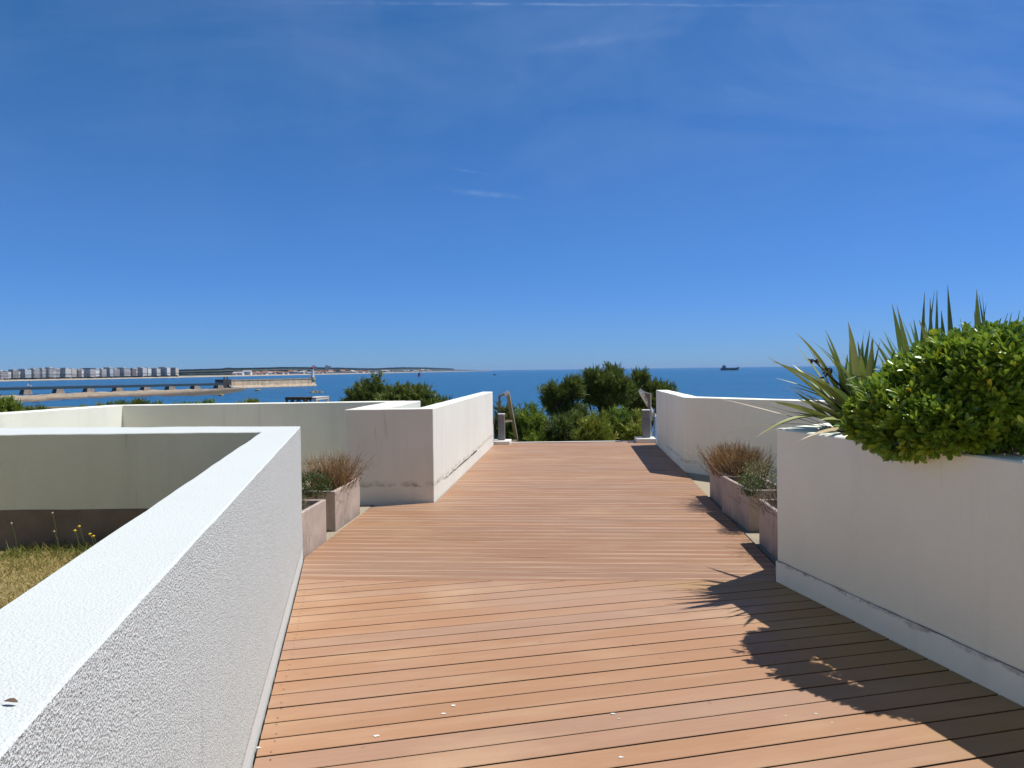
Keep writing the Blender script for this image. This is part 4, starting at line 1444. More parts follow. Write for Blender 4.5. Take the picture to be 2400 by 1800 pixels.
# ------------------------------------------------------------------ picnic tables on the headland
def picnic_table(p0, p1, Y0, Y1, dark, label):
    a, c = atY(*p0, Y0), atY(*p1, Y1)
    mid = (a + c) / 2
    top_z = mid.z
    gz_ = min(head_z(mid.x, mid.y), top_z - 0.7)
    L = (Vector((c.x, c.y, 0)) - Vector((a.x, a.y, 0))).length
    rz = math.atan2(c.y - a.y, c.x - a.x)
    e = empty('picnic_table', (mid.x, mid.y, gz_), label, 'table', 'picnic tables on the headland', rz)
    h = top_z - gz_
    mt = M['timber_dark'] if dark else M['timber_pale']
    bm = bmesh.new()
    for k in range(5):
        box(bm, (0, -0.36 + 0.18 * k, h - 0.05), (L, 0.165, 0.05))
    mesh_obj('tabletop', bm, mt, e)
    bm = bmesh.new()
    box(bm, (0, -0.40, h - 0.20), (L * 0.97, 0.05, 0.145))
    box(bm, (0, 0.40, h - 0.20), (L * 0.97, 0.05, 0.145))
    mesh_obj('apron', bm, mt, e)
    for sx in (-1, 1):
        for sy in (-1, 1):
            bm = bmesh.new()
            x = sx * (L / 2 - 0.12)
            tube(bm, [(x, sy * 0.37, 0), (x, sy * 0.37, h - 0.19)], 0.055, square=True)
            tube(bm, [(x - sx * 0.07, sy * 0.37, h - 0.60), (x - sx * 0.45, sy * 0.37, h - 0.19)], 0.04, square=True)
            mesh_obj('leg', bm, mt, e)
    return e


M['timber_dark'] = plain('dark_timber', (0.10, 0.075, 0.06), 0.8, 0.4, 3)  # darker timber for the left table and the lighthouse door
M['timber_pale'] = plain('pale_timber', (0.62, 0.57, 0.49), 0.8, 0.2, 3)  # paler timber for the right table
picnic_table((676, 930.5), (724, 930.0), 52, 51.5, True, 'dark timber table seen over the parapet, left one of the pair by the sea')
picnic_table((726, 930.5), (758, 929.5), 52, 55, False, 'pale timber table over the parapet, right one of the pair by the sea')

# ------------------------------------------------------------------ reef, footbridge, jetty, lighthouse
def reef():
    front = [(-120, 958), (41.6, 945), (87, 943.5), (145, 938), (200, 935), (271, 930.5), (340, 930.5), (400, 930.6), (454, 929), (508, 927), (545, 922), (575, 914)]
    back = [(-120, 934), (41.6, 926), (87, 925), (145, 921), (200, 919.5), (271, 917), (340, 914.5), (400, 912.5), (454, 911.5), (508, 910.5), (545, 909.8), (575, 909)]

    def interp(tab, x):
        for (x0, y0), (x1, y1) in zip(tab, tab[1:]):
            if x <= x1:
                return y0 + (y1 - y0) * (x - x0) / (x1 - x0)
        return tab[-1][1]
    bm = bmesh.new()
    nu, nv = 190, 26
    G_ = []
    for i in range(nu):
        x = -120 + 695 * i / (nu - 1)
        f, c = ground(x, interp(front, x), SEA), ground(x, interp(back, x), SEA + 0.7)
        c.z = SEA
        row = []
        for j in range(nv):
            t = j / (nv - 1)
            p = f.lerp(c, t)
            h = 0.75 * sstep(0, 0.5, t) * (1 - 1.6 * sstep(0.94, 1, t))
            h += 0.60 * noise.fractal(Vector((p.x * 0.16, p.y * 0.10, 0)), 1.0, 2.0, 4) * (0.5 + 0.5 * t) * (1 - sstep(0.9, 1, t))
            row.append(bm.verts.new((p.x, p.y, SEA - 0.05 + h)))
        G_.append(row)
    for i in range(nu - 1):
        for j in range(nv - 1):
            bm.faces.new((G_[i][j], G_[i + 1][j], G_[i + 1][j + 1], G_[i][j + 1]))
    m, b, p = new_mat('reef_rock')
    co = objco(b)
    n1 = b.noise(co, 0.10, 5.0, 0.7)
    n2 = b.noise(co, 0.5, 4.0, 0.7)
    sep = b.n('SeparateXYZ', in_0=co)
    hgt = b.math('ADD', sep.outputs[2], b.math('MULTIPLY_ADD', n2, 1.8, -0.9))
    c = b.mix(b.remap(hgt, SEA + 0.05, SEA + 0.65), (0.075, 0.055, 0.038), (0.37, 0.29, 0.19))
    c = b.mix(b.remap(n1, 0.5, 0.68, 0, 0.75), c, (0.13, 0.095, 0.06))
    front_dark = b.math('MULTIPLY', b.remap(b.math('ADD', sep.outputs[0], b.math('MULTIPLY_ADD', n2, 60.0, -30.0)), -172, -146), b.remap(b.math('ADD', hgt, b.math('MULTIPLY_ADD', n1, 1.0, -0.5)), SEA + 1.40, SEA + 0.90))
    c = b.mix(front_dark, c, (0.055, 0.038, 0.026))
    rx = b.remap(b.math('ADD', sep.outputs[0], b.math('MULTIPLY', n1, 30.0)), -135, -110)
    c = b.mix(b.math('MULTIPLY', rx, 0.55), c, (0.12, 0.11, 0.03))
    b.set(p, 'Base Color', c)
    b.set(p, 'Roughness', 0.9)
    bump(b, p, n2, 0.4)
    tag(mesh_obj('rocks', bm, m, smooth=50), kind='structure')
    return m


M['reef'] = reef()
for px, py, w, lab in ((604, 915.5, 14, 'low dark rock breaking the water left of the stone jetty foot'), (742, 920, 30, 'low greenish rock in the water above the pale picnic table'), (519, 927.5, 10, 'small dark rock off the end of the reef')):
    c = ground(px, py, SEA)
    r = pxm(w, c.y) / 2
    bm = bmesh.new()
    bmesh.ops.create_icosphere(bm, subdivisions=4, radius=1.0)
    for v in bm.verts:
        d = 1 + 0.45 * noise.fractal(v.co * 1.8 + Vector((px, 0, 0)), 1.0, 2.0, 4)
        v.co = Vector((v.co.x * r * d, v.co.y * r * 1.6 * d, v.co.z * 0.7 * d))
    tag(mesh_obj('sea_rock', bm, M['reef'], smooth=50, loc=c), lab, 'rock', 'rocks in the water below the jetty')


def jetty_stone():
    m, b, p = new_mat('jetty_masonry')
    co = objco(b)
    n1 = b.noise(co, 0.35, 5.0, 0.7)
    runs = b.noise(b.mapping(co, (0.9, 0.9, 0.12)), 1.0, 5.0, 0.7)
    c = b.mix(b.remap(n1, 0.35, 0.65), (0.68, 0.51, 0.33), (0.46, 0.34, 0.21))
    c = b.mix(b.remap(runs, 0.5, 0.66, 0, 0.75), c, (0.20, 0.15, 0.10))
    sep = b.n('SeparateXYZ', in_0=co)
    c = b.mix(b.remap(b.math('ADD', sep.outputs[2], b.math('MULTIPLY', n1, 1.0)), SEA + 1.9, SEA + 1.2, 0, 0.6), c, (0.15, 0.12, 0.07))
    b.set(p, 'Base Color', c)
    b.set(p, 'Roughness', 0.9)
    br = b.n('TexBrick', Scale=1.0)
    bump(b, p, n1, 0.3)
    return m


M['masonry'] = jetty_stone()
M['masonry_dark'] = plain('dark_masonry', (0.10, 0.075, 0.06), 0.9, 0.5, 0.6, 0.2)  # darker stone for the end block and posts of the jetty
JY = 500.0


def jz(px, py):
    return atY(px, py, JY).z


JA, JB = atY(536, 889.8, 478), atY(735, 886, 526)
jdir = Vector((JB.x - JA.x, JB.y - JA.y, 0))
jlen = jdir.length
jdir.normalize()
jrz = math.atan2(jdir.y, jdir.x)
jet = empty('stone_jetty', (JA.x, JA.y, SEA), 'long brown stone jetty wall standing in the sea under the lighthouse', 'jetty', None, jrz)
bm = bmesh.new()
nseg = 40
ringsets = []
for i in range(nseg + 1):
    t = i / nseg
    x = jlen * t
    zt = (JA.z + (JB.z - JA.z) * t) - SEA
    pr = [(x, -2.2, -1), (x, -0.6, 1.6), (x, 0, zt - 0.7), (x, -0.25, zt - 0.7), (x, -0.25, zt), (x, 0.9, zt), (x, 0.9, zt - 1.1), (x, 8, zt - 1.1), (x, 9, -1)]
    ringsets.append([bm.verts.new((q[0] + (1.6 * (1 - q[2] / 6) if i == nseg else 0), q[1], q[2])) for q in pr])
for r0, r1 in zip(ringsets, ringsets[1:]):
    for k in range(len(r0)):
        kk = (k + 1) % len(r0)
        bm.faces.new((r0[k], r1[k], r1[kk], r0[kk]))
bm.faces.new(ringsets[0])
bm.faces.new(ringsets[-1][::-1])
mesh_obj('wall', bm, M['masonry'], jet)
bm = bmesh.new()
zt = JA.z - SEA
prism(bm, [(-5.0, -2.6), (0.3, -2.6), (0.3, 8), (-5.0, 8)], -0.6, zt + 0.15)
mesh_obj('bastion', bm, M['masonry_dark'], jet)
for x in (-3.0, -0.9):
    bm = bmesh.new()
    tube(bm, [(x, 0, zt), (x, 0, zt + 2.0)], 0.32, square=True)
    mesh_obj('post', bm, M['masonry_dark'], jet)
bm = bmesh.new()
q = [Vector((-1.6, -3.6, 2.4)), Vector((1.0, -3.6, 0.8)), Vector((9.5, -3.2, 0.12))]
vsT = [(bm.verts.new(v), bm.verts.new(v + Vector((0, 1.5, 0.3))), bm.verts.new(v - Vector((0, 0, 1.0)))) for v in q]
for a, c in zip(vsT, vsT[1:]):
    bm.faces.new((a[0], c[0], c[1], a[1]))
    bm.faces.new((a[2], c[2], c[0], a[0]))
mesh_obj('slipway', bm, plain('pale_slipway', (0.62, 0.56, 0.46), 0.9, 0.3, 0.5), jet)

# lighthouse
LY = 524.0
lx = atY(730, 886, LY).x
lzb = atY(730, 885.2, LY).z
lh = empty('lighthouse', (lx, LY + 2.5, lzb), 'white lighthouse with red lantern top at the end of the stone jetty', 'lighthouse')
S_ = pxm(1, JY)
bm = bmesh.new()
lathe(bm, (0, 0, -1.6), [(7.0 * S_, 0), (7.0 * S_, 1.6), (6.0 * S_, 1.6), (6.0 * S_, 2.0)], 24)
mesh_obj('base', bm, M['masonry'], lh, smooth=40)
bm = bmesh.new()
lathe(bm, (0, 0, 0.2), [(4.9 * S_, 0), (3.4 * S_, 18.0 * S_), (3.5 * S_, 18.6 * S_)], 28)
mesh_obj('tower', bm, M['white_paint'], lh, smooth=40)
bm = bmesh.new()
lathe(bm, (0, 0, 0.2), [(3.8 * S_, 18.6 * S_), (3.8 * S_, 19.4 * S_), (3.0 * S_, 19.4 * S_)], 24)
mesh_obj('gallery', bm, M['white_paint'], lh, smooth=40)
bm = bmesh.new()
lathe(bm, (0, 0, 0.2), [(2.9 * S_, 19.4 * S_), (2.8 * S_, 24.6 * S_), (3.3 * S_, 24.9 * S_), (1.2 * S_, 27.0 * S_), (0.3 * S_, 27.6 * S_), (0.2 * S_, 30.0 * S_)], 20)
mesh_obj('lantern', bm, plain('red_paint', (0.42, 0.03, 0.03), 0.5, 0.2, 2), lh, smooth=40)
bm = bmesh.new()
box(bm, (0, -4.7 * S_, 0.3), (1.4 * S_, 0.25, 3.4 * S_))
mesh_obj('door', bm, M['timber_dark'], lh)

# footbridge on stone piers
bA = atY(521, 898.3, 474)
bB = atY(0, 909.2, 375)
bB = ext(bA, bB, 1.25)
br = empty('footbridge', (bA.x, bA.y, SEA), 'long grey footbridge on stone piers running out to the jetty', 'bridge')
bo = Vector(br.location)
dbr = (bB - bA)
hx = Vector((dbr.x, dbr.y, 0)).normalized()
sd = Vector((-hx.y, hx.x, 0))
if sd.y > 0:
    sd = -sd
bm = bmesh.new()
for off, hh, ww, dz in ((0, 0.75, 3.4, -0.75),):
    a, c = bA - bo, bB - bo
    for (w0, w1, z0, z1) in ((-ww / 2, ww / 2, -0.55, 0.0), (-ww / 2 - .25, -ww / 2, -1.25, 0.12), (ww / 2, ww / 2 + .25, -1.25, 0.12)):
        vs = [bm.verts.new(p + sd * w + Vector((0, 0, z))) for p in (a, c) for (w, z) in ((w0, z0), (w1, z0), (w1, z1), (w0, z1))]
        for f in ((0, 1, 2, 3), (7, 6, 5, 4), (0, 4, 5, 1), (1, 5, 6, 2), (2, 6, 7, 3), (3, 7, 4, 0)):
            bm.faces.new([vs[k] for k in f])
M['bridge'] = plain('blue_grey_concrete', (0.045, 0.078, 0.092), 0.85, 0.35, 0.2, stretch=(1, 1, 4))
mesh_obj('span', bm, M['bridge'], br)
bm = bmesh.new()
for w in (-1.75, 1.75):
    for z in (0.5, 0.95):
        tube(bm, [bA - bo + sd * w + Vector((0, 0, z)), bB - bo + sd * w + Vector((0, 0, z))], 0.025, square=True)
    for k in range(70):
        p = bA + dbr * (k / 69) - bo + sd * w
        tube(bm, [p, p + Vector((0, 0, 0.95))], 0.03, square=True)
mesh_obj('railing', bm, M['metal_grey'], br)
M['pier'] = plain('pier_masonry', (0.36, 0.285, 0.215), 0.9, 0.5, 0.8, 0.2, col2=(0.17, 0.13, 0.10))
for px in (-25, 60, 136, 207, 275, 340, 398, 457, 512):
    # where this column of view meets the bridge line
    d = ray(px, 900)
    k = d.x / d.y
    t = (k * bA.y - bA.x) / (dbr.x - k * dbr.y)
    p = bA + dbr * t - bo
    bm = bmesh.new()
    w0, w1 = 1.75, 2.35
    zt = p.z - 1.25
    lo, hi = [], []
    for (u, v) in ((-1, -1), (1, -1), (1, 1), (-1, 1)):
        lo.append(bm.verts.new(Vector((p.x, p.y, -0.6)) + hx * u * w1 + sd * v * 3.2))
        hi.append(bm.verts.new(Vector((p.x, p.y, zt)) + hx * u * w0 * 0.9 + sd * v * 2.2))
    bm.faces.new(lo[::-1])
    bm.faces.new(hi)
    for i in range(4):
        j = (i + 1) % 4
        bm.faces.new((lo[i], lo[j], hi[j], hi[i]))
    mesh_obj('pier', bm, M['pier'], br)

# ------------------------------------------------------------------ far coast
CO = [(-1500, 700), (-220, 1150), (0, 1350), (200, 1560), (400, 1850), (600, 2300), (780, 2900), (900, 3700), (1000, 4900), (1080, 6400), (1150, 8200)]
RID = [(-1500, 873), (-220, 873), (380, 873), (400, 868.2), (430, 866.8), (490, 865.4), (522, 864.6), (532, 862.6), (545, 863.8), (595, 863.2), (630, 862.4), (660, 861.4), (700, 861.6), (780, 862.8), (830, 864), (880, 865), (915, 863.4), (945, 862.3), (1000, 863.2), (1040, 864.6), (1062, 865.6), (1100, 866.4), (1150, 867.6)]


def tabl(tab, x):
    if x <= tab[0][0]:
        return tab[0][1]
    for (x0, y0), (x1, y1) in zip(tab, tab[1:]):
        if x <= x1:
            return y0 + (y1 - y0) * (x - x0) / (x1 - x0)
    return tab[-1][1]


def coast(px):
    return tabl(CO, px)


def shore(px, dist, z):
    """a point at horizontal depth dist in the column px, height z"""
    d = ray(px, 870)
    k = dist / d.y
    return Vector((d.x * k, dist, z))


bm = bmesh.new()
cols = np.concatenate([np.linspace(-1500, -225, 60), np.linspace(-220, 1150, 300)])
rows = []
for px in cols:
    Y0 = coast(px)
    rz = atY(px, tabl(RID, px), Y0 * 1.28).z
    s = 1.0 - 0.9 * sstep(1040, 1150, px)
    rz = max(rz - 2.0, SEA + 2)
    rows.append([bm.verts.new(shore(px, Y0 * f, z)) for f, z in ((0.995, SEA - 1), (1.0, SEA + 0.2), (1.022, SEA + 2.2), (1.034, SEA + 3.0 + 0.6 * s), (1.05, SEA + 4.6 * s + 1), (1.10, min(rz, SEA + 6 * s + 1)), (1.19, (rz + SEA + 4) / 2), (1.28, rz), (1.5, rz - 4), (1.8, SEA - 2))])
for r0, r1 in zip(rows, rows[1:]):
    for k in range(len(r0) - 1):
        f = bm.faces.new((r0[k], r1[k], r1[k + 1], r0[k + 1]))
        f.material_index = 0 if k < 3 else 1
M['sand'] = plain('beach_sand', (0.46, 0.37, 0.26), 0.95, 0.3, 0.01, stretch=(1, 3, 1), col2=(0.30, 0.25, 0.19))
M['hill'] = plain('wooded_hill', (0.026, 0.042, 0.026), 0.95, 0.6, 0.02, col2=(0.055, 0.06, 0.04), detail=6.0)
tag(mesh_obj('coast', bm, [M['sand'], M['hill']], smooth=70), kind='structure')

# far wood along the ridge and behind the beach: one mass
M['wood'] = foliage('far_woodland', [(0, (0.020, 0.034, 0.018)), (0.6, (0.040, 0.055, 0.026)), (1, (0.065, 0.075, 0.038))], trans=0.0)
O, D, L, W = [], [], [], []


def clumps(n, xa, xb, fa, fb, hpx, zfun):
    for _ in range(n):
        px = random.uniform(xa, xb)
        f = random.uniform(fa, fb)
        Y0 = coast(px) * f
        z = zfun(px, f, Y0)
        h = pxm(hpx, Y0) * random.uniform(0.5, 1.3)
        for k in range(5):
            c = shore(px, Y0, z) + Vector((random.uniform(-1, 1) * h * 1.2, random.uniform(-1, 1) * h, -h * 0.3))
            O.append(tuple(c))
            D.append((random.uniform(-.4, .4), random.uniform(-.3, .3), 1.0))
            L.append(h * random.uniform(0.7, 1.2))
            W.append(h * random.uniform(0.9, 1.6))


clumps(2600, 405, 1060, 1.24, 1.29, 2.6, lambda px, f, Y: max(atY(px, tabl(RID, px), Y).z - 2, SEA + 1))
clumps(2200, 410, 860, 1.11, 1.25, 2.6, lambda px, f, Y: (max(atY(px, tabl(RID, px), Y).z - 2, SEA + 1) + SEA + 4) / 2)
clumps(700, -100, 415, 1.026, 1.034, 3.6, lambda px, f, Y: SEA + 2.8)
clumps(260, 415, 545, 1.05, 1.10, 4.0, lambda px, f, Y: SEA + 4)
clumps(300, -100, 420, 1.10, 1.12, 5, lambda px, f, Y: SEA + 6)
wo = ribbons('woodland', O, D, np.tile([0, 1.0, 0.1], (len(O), 1)), L, W, [(-.5, 0, 0), (.5, 0, .05), (.42, .6, .1), (-.40, .65, .0), (.15, 1, .05), (-.2, .95, 0)], BLADE_F, rng.random(len(O)), M['wood'])
tag(wo, 'distant dark wood along the low hills and behind the beach', 'woodland', kind='stuff')


# seafront apartment blocks
def facade(name, wallc, dark, floor_h=3.0, bay=4.0, frac=0.5):
    m, b, p = new_mat(name)
    co = objco(b)
    sep = b.n('SeparateXYZ', in_0=co)
    fz = b.math('FRACT', b.math('DIVIDE', b.math('ADD', sep.outputs[2], 60.0), floor_h))
    fx = b.math('FRACT', b.math('DIVIDE', b.math('ADD', sep.outputs[0], 400.0), bay))
    win = b.math('MULTIPLY', b.math('MULTIPLY', b.math('GREATER_THAN', fz, 0.30), b.math('LESS_THAN', fz, 0.86)), b.math('LESS_THAN', fx, frac))
    c = b.mix(win, wallc, dark)
    wn = b.n('TexWhiteNoise', {'noise_dimensions': '3D'})
    cell = b.n('VectorMath', {'operation': 'FLOOR'})
    b.set(cell, 0, b.mapping(co, (0.22, 0.0, 0.333)))
    b.set(wn, 'Vector', cell.outputs[0])
    c = b.mix(b.remap(wn.outputs[0], 0.55, 0.95, 0, 0.65), c, (0.10, 0.10, 0.105))
    b.set(p, 'Base Color', c)
    b.set(p, 'Roughness', 0.7)
    return m


FA = {
    'white': facade('white_facade', (0.70, 0.69, 0.66), (0.15, 0.12, 0.13), 3.0, 3.6, 0.5),
    'grey': facade('grey_facade', (0.50, 0.50, 0.48), (0.12, 0.09, 0.10), 3.0, 4.2, 0.62),
    'blue': facade('bluish_facade', (0.44, 0.48, 0.51), (0.12, 0.095, 0.12), 3.0, 5.0, 0.66),
    'beige': facade('beige_facade', (0.52, 0.46, 0.38), (0.14, 0.09, 0.085), 3.0, 4.0, 0.55),
    'dark': facade('dark_facade', (0.26, 0.24, 0.22), (0.08, 0.05, 0.055), 3.0, 4.0, 0.6),
    'light': facade('light_facade', (0.60, 0.59, 0.56), (0.14, 0.11, 0.12), 3.0, 3.8, 0.5),
}
M['roof'] = plain('flat_roof', (0.50, 0.49, 0.47), 0.9, 0.3, 0.1)
M['roof_dark'] = plain('dark_roof', (0.07, 0.08, 0.09), 0.9, 0.3, 0.1)
M['tile'] = plain('terracotta_tiles', (0.38, 0.17, 0.09), 0.9, 0.35, 0.3)
M['slab'] = plain('balcony_slab', (0.60, 0.60, 0.58), 0.8, 0.2, 0.2)
BL = [(-60, 0, 280, 'grey', ''), (0, 13.5, 284, 'light', 'low pale'), (14, 30, 268, 'dark', 'grey-brown'), (31, 37, 285, 'white', 'narrow low white'), (38, 58.5, 260, 'blue', 'blue-grey with a pale top'),
      (59, 62.5, 276, 'white', 'thin white'), (63, 79.5, 248, 'light', 'light grey'), (80, 87, 264, 'dark', 'set-back dark'), (88, 98.5, 246, 'white', 'white stepped'), (99, 115, 236, 'light', 'tall light grey'),
      (115.5, 124.5, 250, 'blue', 'blue-grey'), (125, 131, 250, 'light', 'narrow pale blue'), (131.5, 153, 244, 'grey', 'wide grey'), (153.5, 168.5, 250, 'beige', 'beige'), (169.5, 182.5, 263, 'dark', 'low dark'),
      (183, 188, 258, 'white', 'slim white'), (189, 211.5, 252, 'white', 'white-framed with a dark roof'), (212, 217, 276, 'beige', 'small low beige'), (218, 223.5, 256, 'white', 'slender white'), (224, 239, 250, 'white', 'white-striped'),
      (239.5, 257, 236, 'blue', 'tall bluish'), (257.5, 267.5, 250, 'grey', 'mid grey'), (268, 291, 240, 'light', 'wide light grey'), (293, 300.5, 262, 'white', 'round-topped white'), (301, 310, 246, 'dark', 'brown'),
      (310.5, 314, 240, 'white', 'tall thin white'), (314.5, 334.5, 236, 'grey', 'grey flat-topped'), (335.5, 346.5, 240, 'white', 'bright white'), (347, 367, 246, 'grey', 'grey banded'), (368, 391, 232, 'light', 'tallest light grey'), (391.5, 411, 240, 'beige', 'grey-beige')]
for i, (xa, xb, ct, fc, word) in enumerate(BL):
    if not word:
        word = 'grey'
    pc = (xa + xb) / 2
    top = 820 + ct * 0.1808
    Y0 = coast(pc) * 1.045
    a, c = shore(xa, Y0, 0), shore(xb, Y0, 0)
    zt = atY(pc, top, Y0).z
    zb = SEA + 3.6
    wid = c.x - a.x
    dep = random.uniform(14, 22)
    nxt = 'the last, next to the wooded hill' if i == len(BL) - 1 else ('partly cut by the left picture edge' if i == 0 else 'number %d from the left of the seafront row' % i)
    e = empty('apartment_block', ((a.x + c.x) / 2, Y0, zb), '%s apartment block, %s' % (word, nxt), 'building', 'apartment blocks along the far seafront', R(random.uniform(-5, 5)))
    bm = bmesh.new()
    h = zt - zb
    box(bm, (0, dep / 2, -1), (wid * 1.06, dep, h + 1))
    mesh_obj('facade', bm, FA[fc], e)
    bm = bmesh.new()
    rw_ = wid * random.uniform(0.35, 0.8)
    dk_ = 'dark roof' in word
    box(bm, (random.uniform(-.1, .1) * wid, dep / 2, h + 0.003), ((wid * 1.02) if dk_ else rw_, dep * (1.0 if dk_ else 0.5), 2.2 if not dk_ else 2.6))
    mesh_obj('roof', bm, M['roof_dark'] if dk_ else M['roof'], e)
    nfl = max(2, int(h / 3.0))
    if fc in ('white', 'light', 'grey', 'blue'):
        for k in range(1, nfl):
            bm = bmesh.new()
            sp = wid * random.choice((0.9, 0.6, 0.94))
            box(bm, (random.uniform(-.04, .04) * wid, -0.7, k * 3.0 - 0.25), (sp, 1.4, 0.9))
            mesh_obj('balcony', bm, M['slab'], e)

# two lone towers on the hill
for xa, xb, ct, cb, lab in ((733, 743, 205, 262, 'pale tower block on the hill just right of the lighthouse lantern'), (762.5, 775.5, 203, 245, 'grey tower block on the wooded ridge, farther right than the lighthouse')):
    pc = (xa + xb) / 2
    Y0 = coast(pc) * 1.2
    a, c = shore(xa, Y0, 0), shore(xb, Y0, 0)
    zt, zb = atY(pc, 820 + ct * .1808, Y0).z, atY(pc, 820 + cb * .1808 + 3, Y0).z
    e = empty('tower_block', ((a.x + c.x) / 2, Y0, zb), lab, 'building', None, R(20))
    bm = bmesh.new()
    w = c.x - a.x
    box(bm, (-w * .22, 10, 0), (w * .5, 18, zt - zb))
    mesh_obj('facade', bm, FA['light'], e)
    bm = bmesh.new()
    box(bm, (w * .26, 10, 0), (w * .46, 18, (zt - zb) * 0.86))
    mesh_obj('side_wing', bm, FA['blue'], e)
    bm = bmesh.new()
    box(bm, (-w * .2, 10, zt - zb), (w * .2, 6, 3))
    mesh_obj('roof', bm, M['roof'], e)

# houses along the far shore
M['cream'] = plain('cream_render', (0.66, 0.60, 0.52), 0.85, 0.2, 0.3)
M['housewhite'] = plain('house_white', (0.74, 0.72, 0.68), 0.85, 0.15, 0.3)


def house_proto(wm, rm, hip):
    e = empty('house', (0, 0, 0))
    bm = bmesh.new()
    box(bm, (0, 0, -1.5), (1.0, 0.75, 1.5 + 0.42), )
    mesh_obj('wall', bm, wm, e)
    bm = bmesh.new()
    z = 0.42
    ins = 0.22 if hip else 0.0
    v = [bm.verts.new(q) for q in ((-.55, -.43, z), (.55, -.43, z), (.55, .43, z), (-.55, .43, z), (-.55 + ins, 0, z + .24), (.55 - ins, 0, z + .24))]
    for f in ((0, 1, 5, 4), (2, 3, 4, 5), (1, 2, 5), (3, 0, 4), (3, 2, 1, 0)):
        bm.faces.new([v[k] for k in f])
    mesh_obj('roof', bm, rm, e)
    for x in (-.3, .05, .32):
        bm = bmesh.new()
        box(bm, (x, -0.377, 0.12), (0.12, 0.012, 0.17))
        mesh_obj('window', bm, M['roof_dark'], e)
    return e


protos = [house_proto(M['housewhite'], M['tile'], False), house_proto(M['cream'], M['tile'], True), house_proto(M['housewhite'], M['roof'], True), house_proto(M['cream'], M['roof_dark'], False)]
labs = ['tiny white gabled house with orange roof on the far shore', 'tiny cream hipped house with orange roof on the far shore', 'tiny white house with pale roof on the far shore', 'tiny cream house with dark roof on the far shore']
grps = ['white orange-roofed houses on the far shore', 'cream orange-roofed houses on the far shore', 'pale-roofed houses on the far shore', 'dark-roofed houses on the far shore']
used = [False] * 4
random.seed(21)
hs = []
for i in range(92):
    px = random.uniform(548, 1010) if i > 24 else random.uniform(600, 850)
    f = random.choice((1.036, 1.05, 1.065, 1.08, 1.10))
    hs.append((px, f))
for (px, f) in hs:
    Y0 = coast(px) * f
    s_ = 1.0 - 0.9 * sstep(1040, 1150, px)
    rz = max(atY(px, tabl(RID, px), coast(px) * 1.28).z - 2, SEA + 2)
    za, zb_ = SEA + 3.6, min(rz, SEA + 7)
    z = za + (zb_ - za) * sstep(1.03, 1.10, f)
    k = random.choices((0, 1, 2, 3), (4, 3, 3, 1.4))[0]
    if px > 880:
        k = random.choices((0, 1, 2, 3), (1, 1, 4, 3))[0]
    if not used[k]:
        o = protos[k]
        used[k] = True
    else:
        o = protos[k].copy()
        COL.objects.link(o)
        for ch in list(protos[k].children):
            d = ch.copy()
            COL.objects.link(d)
            d.parent = o
    sz = random.uniform(11, 21) * (Y0 / 2600) ** 0.5
    o.location = shore(px, Y0, z)
    o.scale = (sz, sz * 0.8, sz * random.uniform(0.6, 0.85))
    o.rotation_euler = (0, 0, R(random.uniform(-35, 35)))
    tag(o, labs[k], 'house', grps[k])
# two long pale halls near the beach
for xa, xb, ct, cb, lab in ((545, 568, 289, 309, 'long low white hall with flat roof by the far beach'), (568, 587, 272, 304, 'large grey-roofed pale hall beside the long low hall')):
    pc = (xa + xb) / 2
    Y0 = coast(pc) * 1.04
    a, c = shore(xa, Y0, 0), shore(xb, Y0, 0)
    zt, zb = atY(pc, 820 + ct * .1808, Y0).z, SEA + 3.2
    e = empty('beach_hall', ((a.x + c.x) / 2, Y0, zb), lab, 'building')
    bm = bmesh.new()
    box(bm, (0, 8, -1), (c.x - a.x, 16, zt - zb - 1))
    mesh_obj('wall', bm, M['housewhite'], e)
    bm = bmesh.new()
    h = zt - zb - 2
    w = (c.x - a.x) * 0.52
    v = [bm.verts.new(q) for q in ((-w, -.5, h), (w, -.5, h), (w, 16.5, h), (-w, 16.5, h), (-w, 8, h + 3), (w, 8, h + 3))]
    for f in ((0, 1, 5, 4), (2, 3, 4, 5), (1, 2, 5), (3, 0, 4), (3, 2, 1, 0)):
        bm.faces.new([v[k] for k in f])
    mesh_obj('roof', bm, M['roof'], e)


# ------------------------------------------------------------------ boats
def hull(bm, L, B, H, sheer=0.3, mat=0, n=14, stern=0.7):
    rings = []
    for i in range(n + 1):
        t = i / n
        x = -L / 2 + L * t
        wd = B / 2 * (stern + (1 - stern) * min(1, t * 3)) * (1 - max(0, (t - 0.6) / 0.4) ** 2.2)
        wd = max(wd, 0.01 * B)
        zt = H * (1 + sheer * max(0, (t - 0.55) / 0.45) ** 2 + 0.1 * (1 - t) ** 2)
        xo = 0.06 * L * max(0, (t - 0.8) / 0.2)
        rings.append([bm.verts.new(q) for q in ((x - xo, -wd * 0.55, -0.3 * H), (x, -wd, zt), (x, wd, zt), (x - xo, wd * 0.55, -0.3 * H))])
    for a, c in zip(rings, rings[1:]):
        for k in range(4):
            kk = (k + 1) % 4
            bm.faces.new((a[k], c[k], c[kk], a[kk])).material_index = mat
    bm.faces.new(rings[0])
    bm.faces.new(rings[-1][::-1])


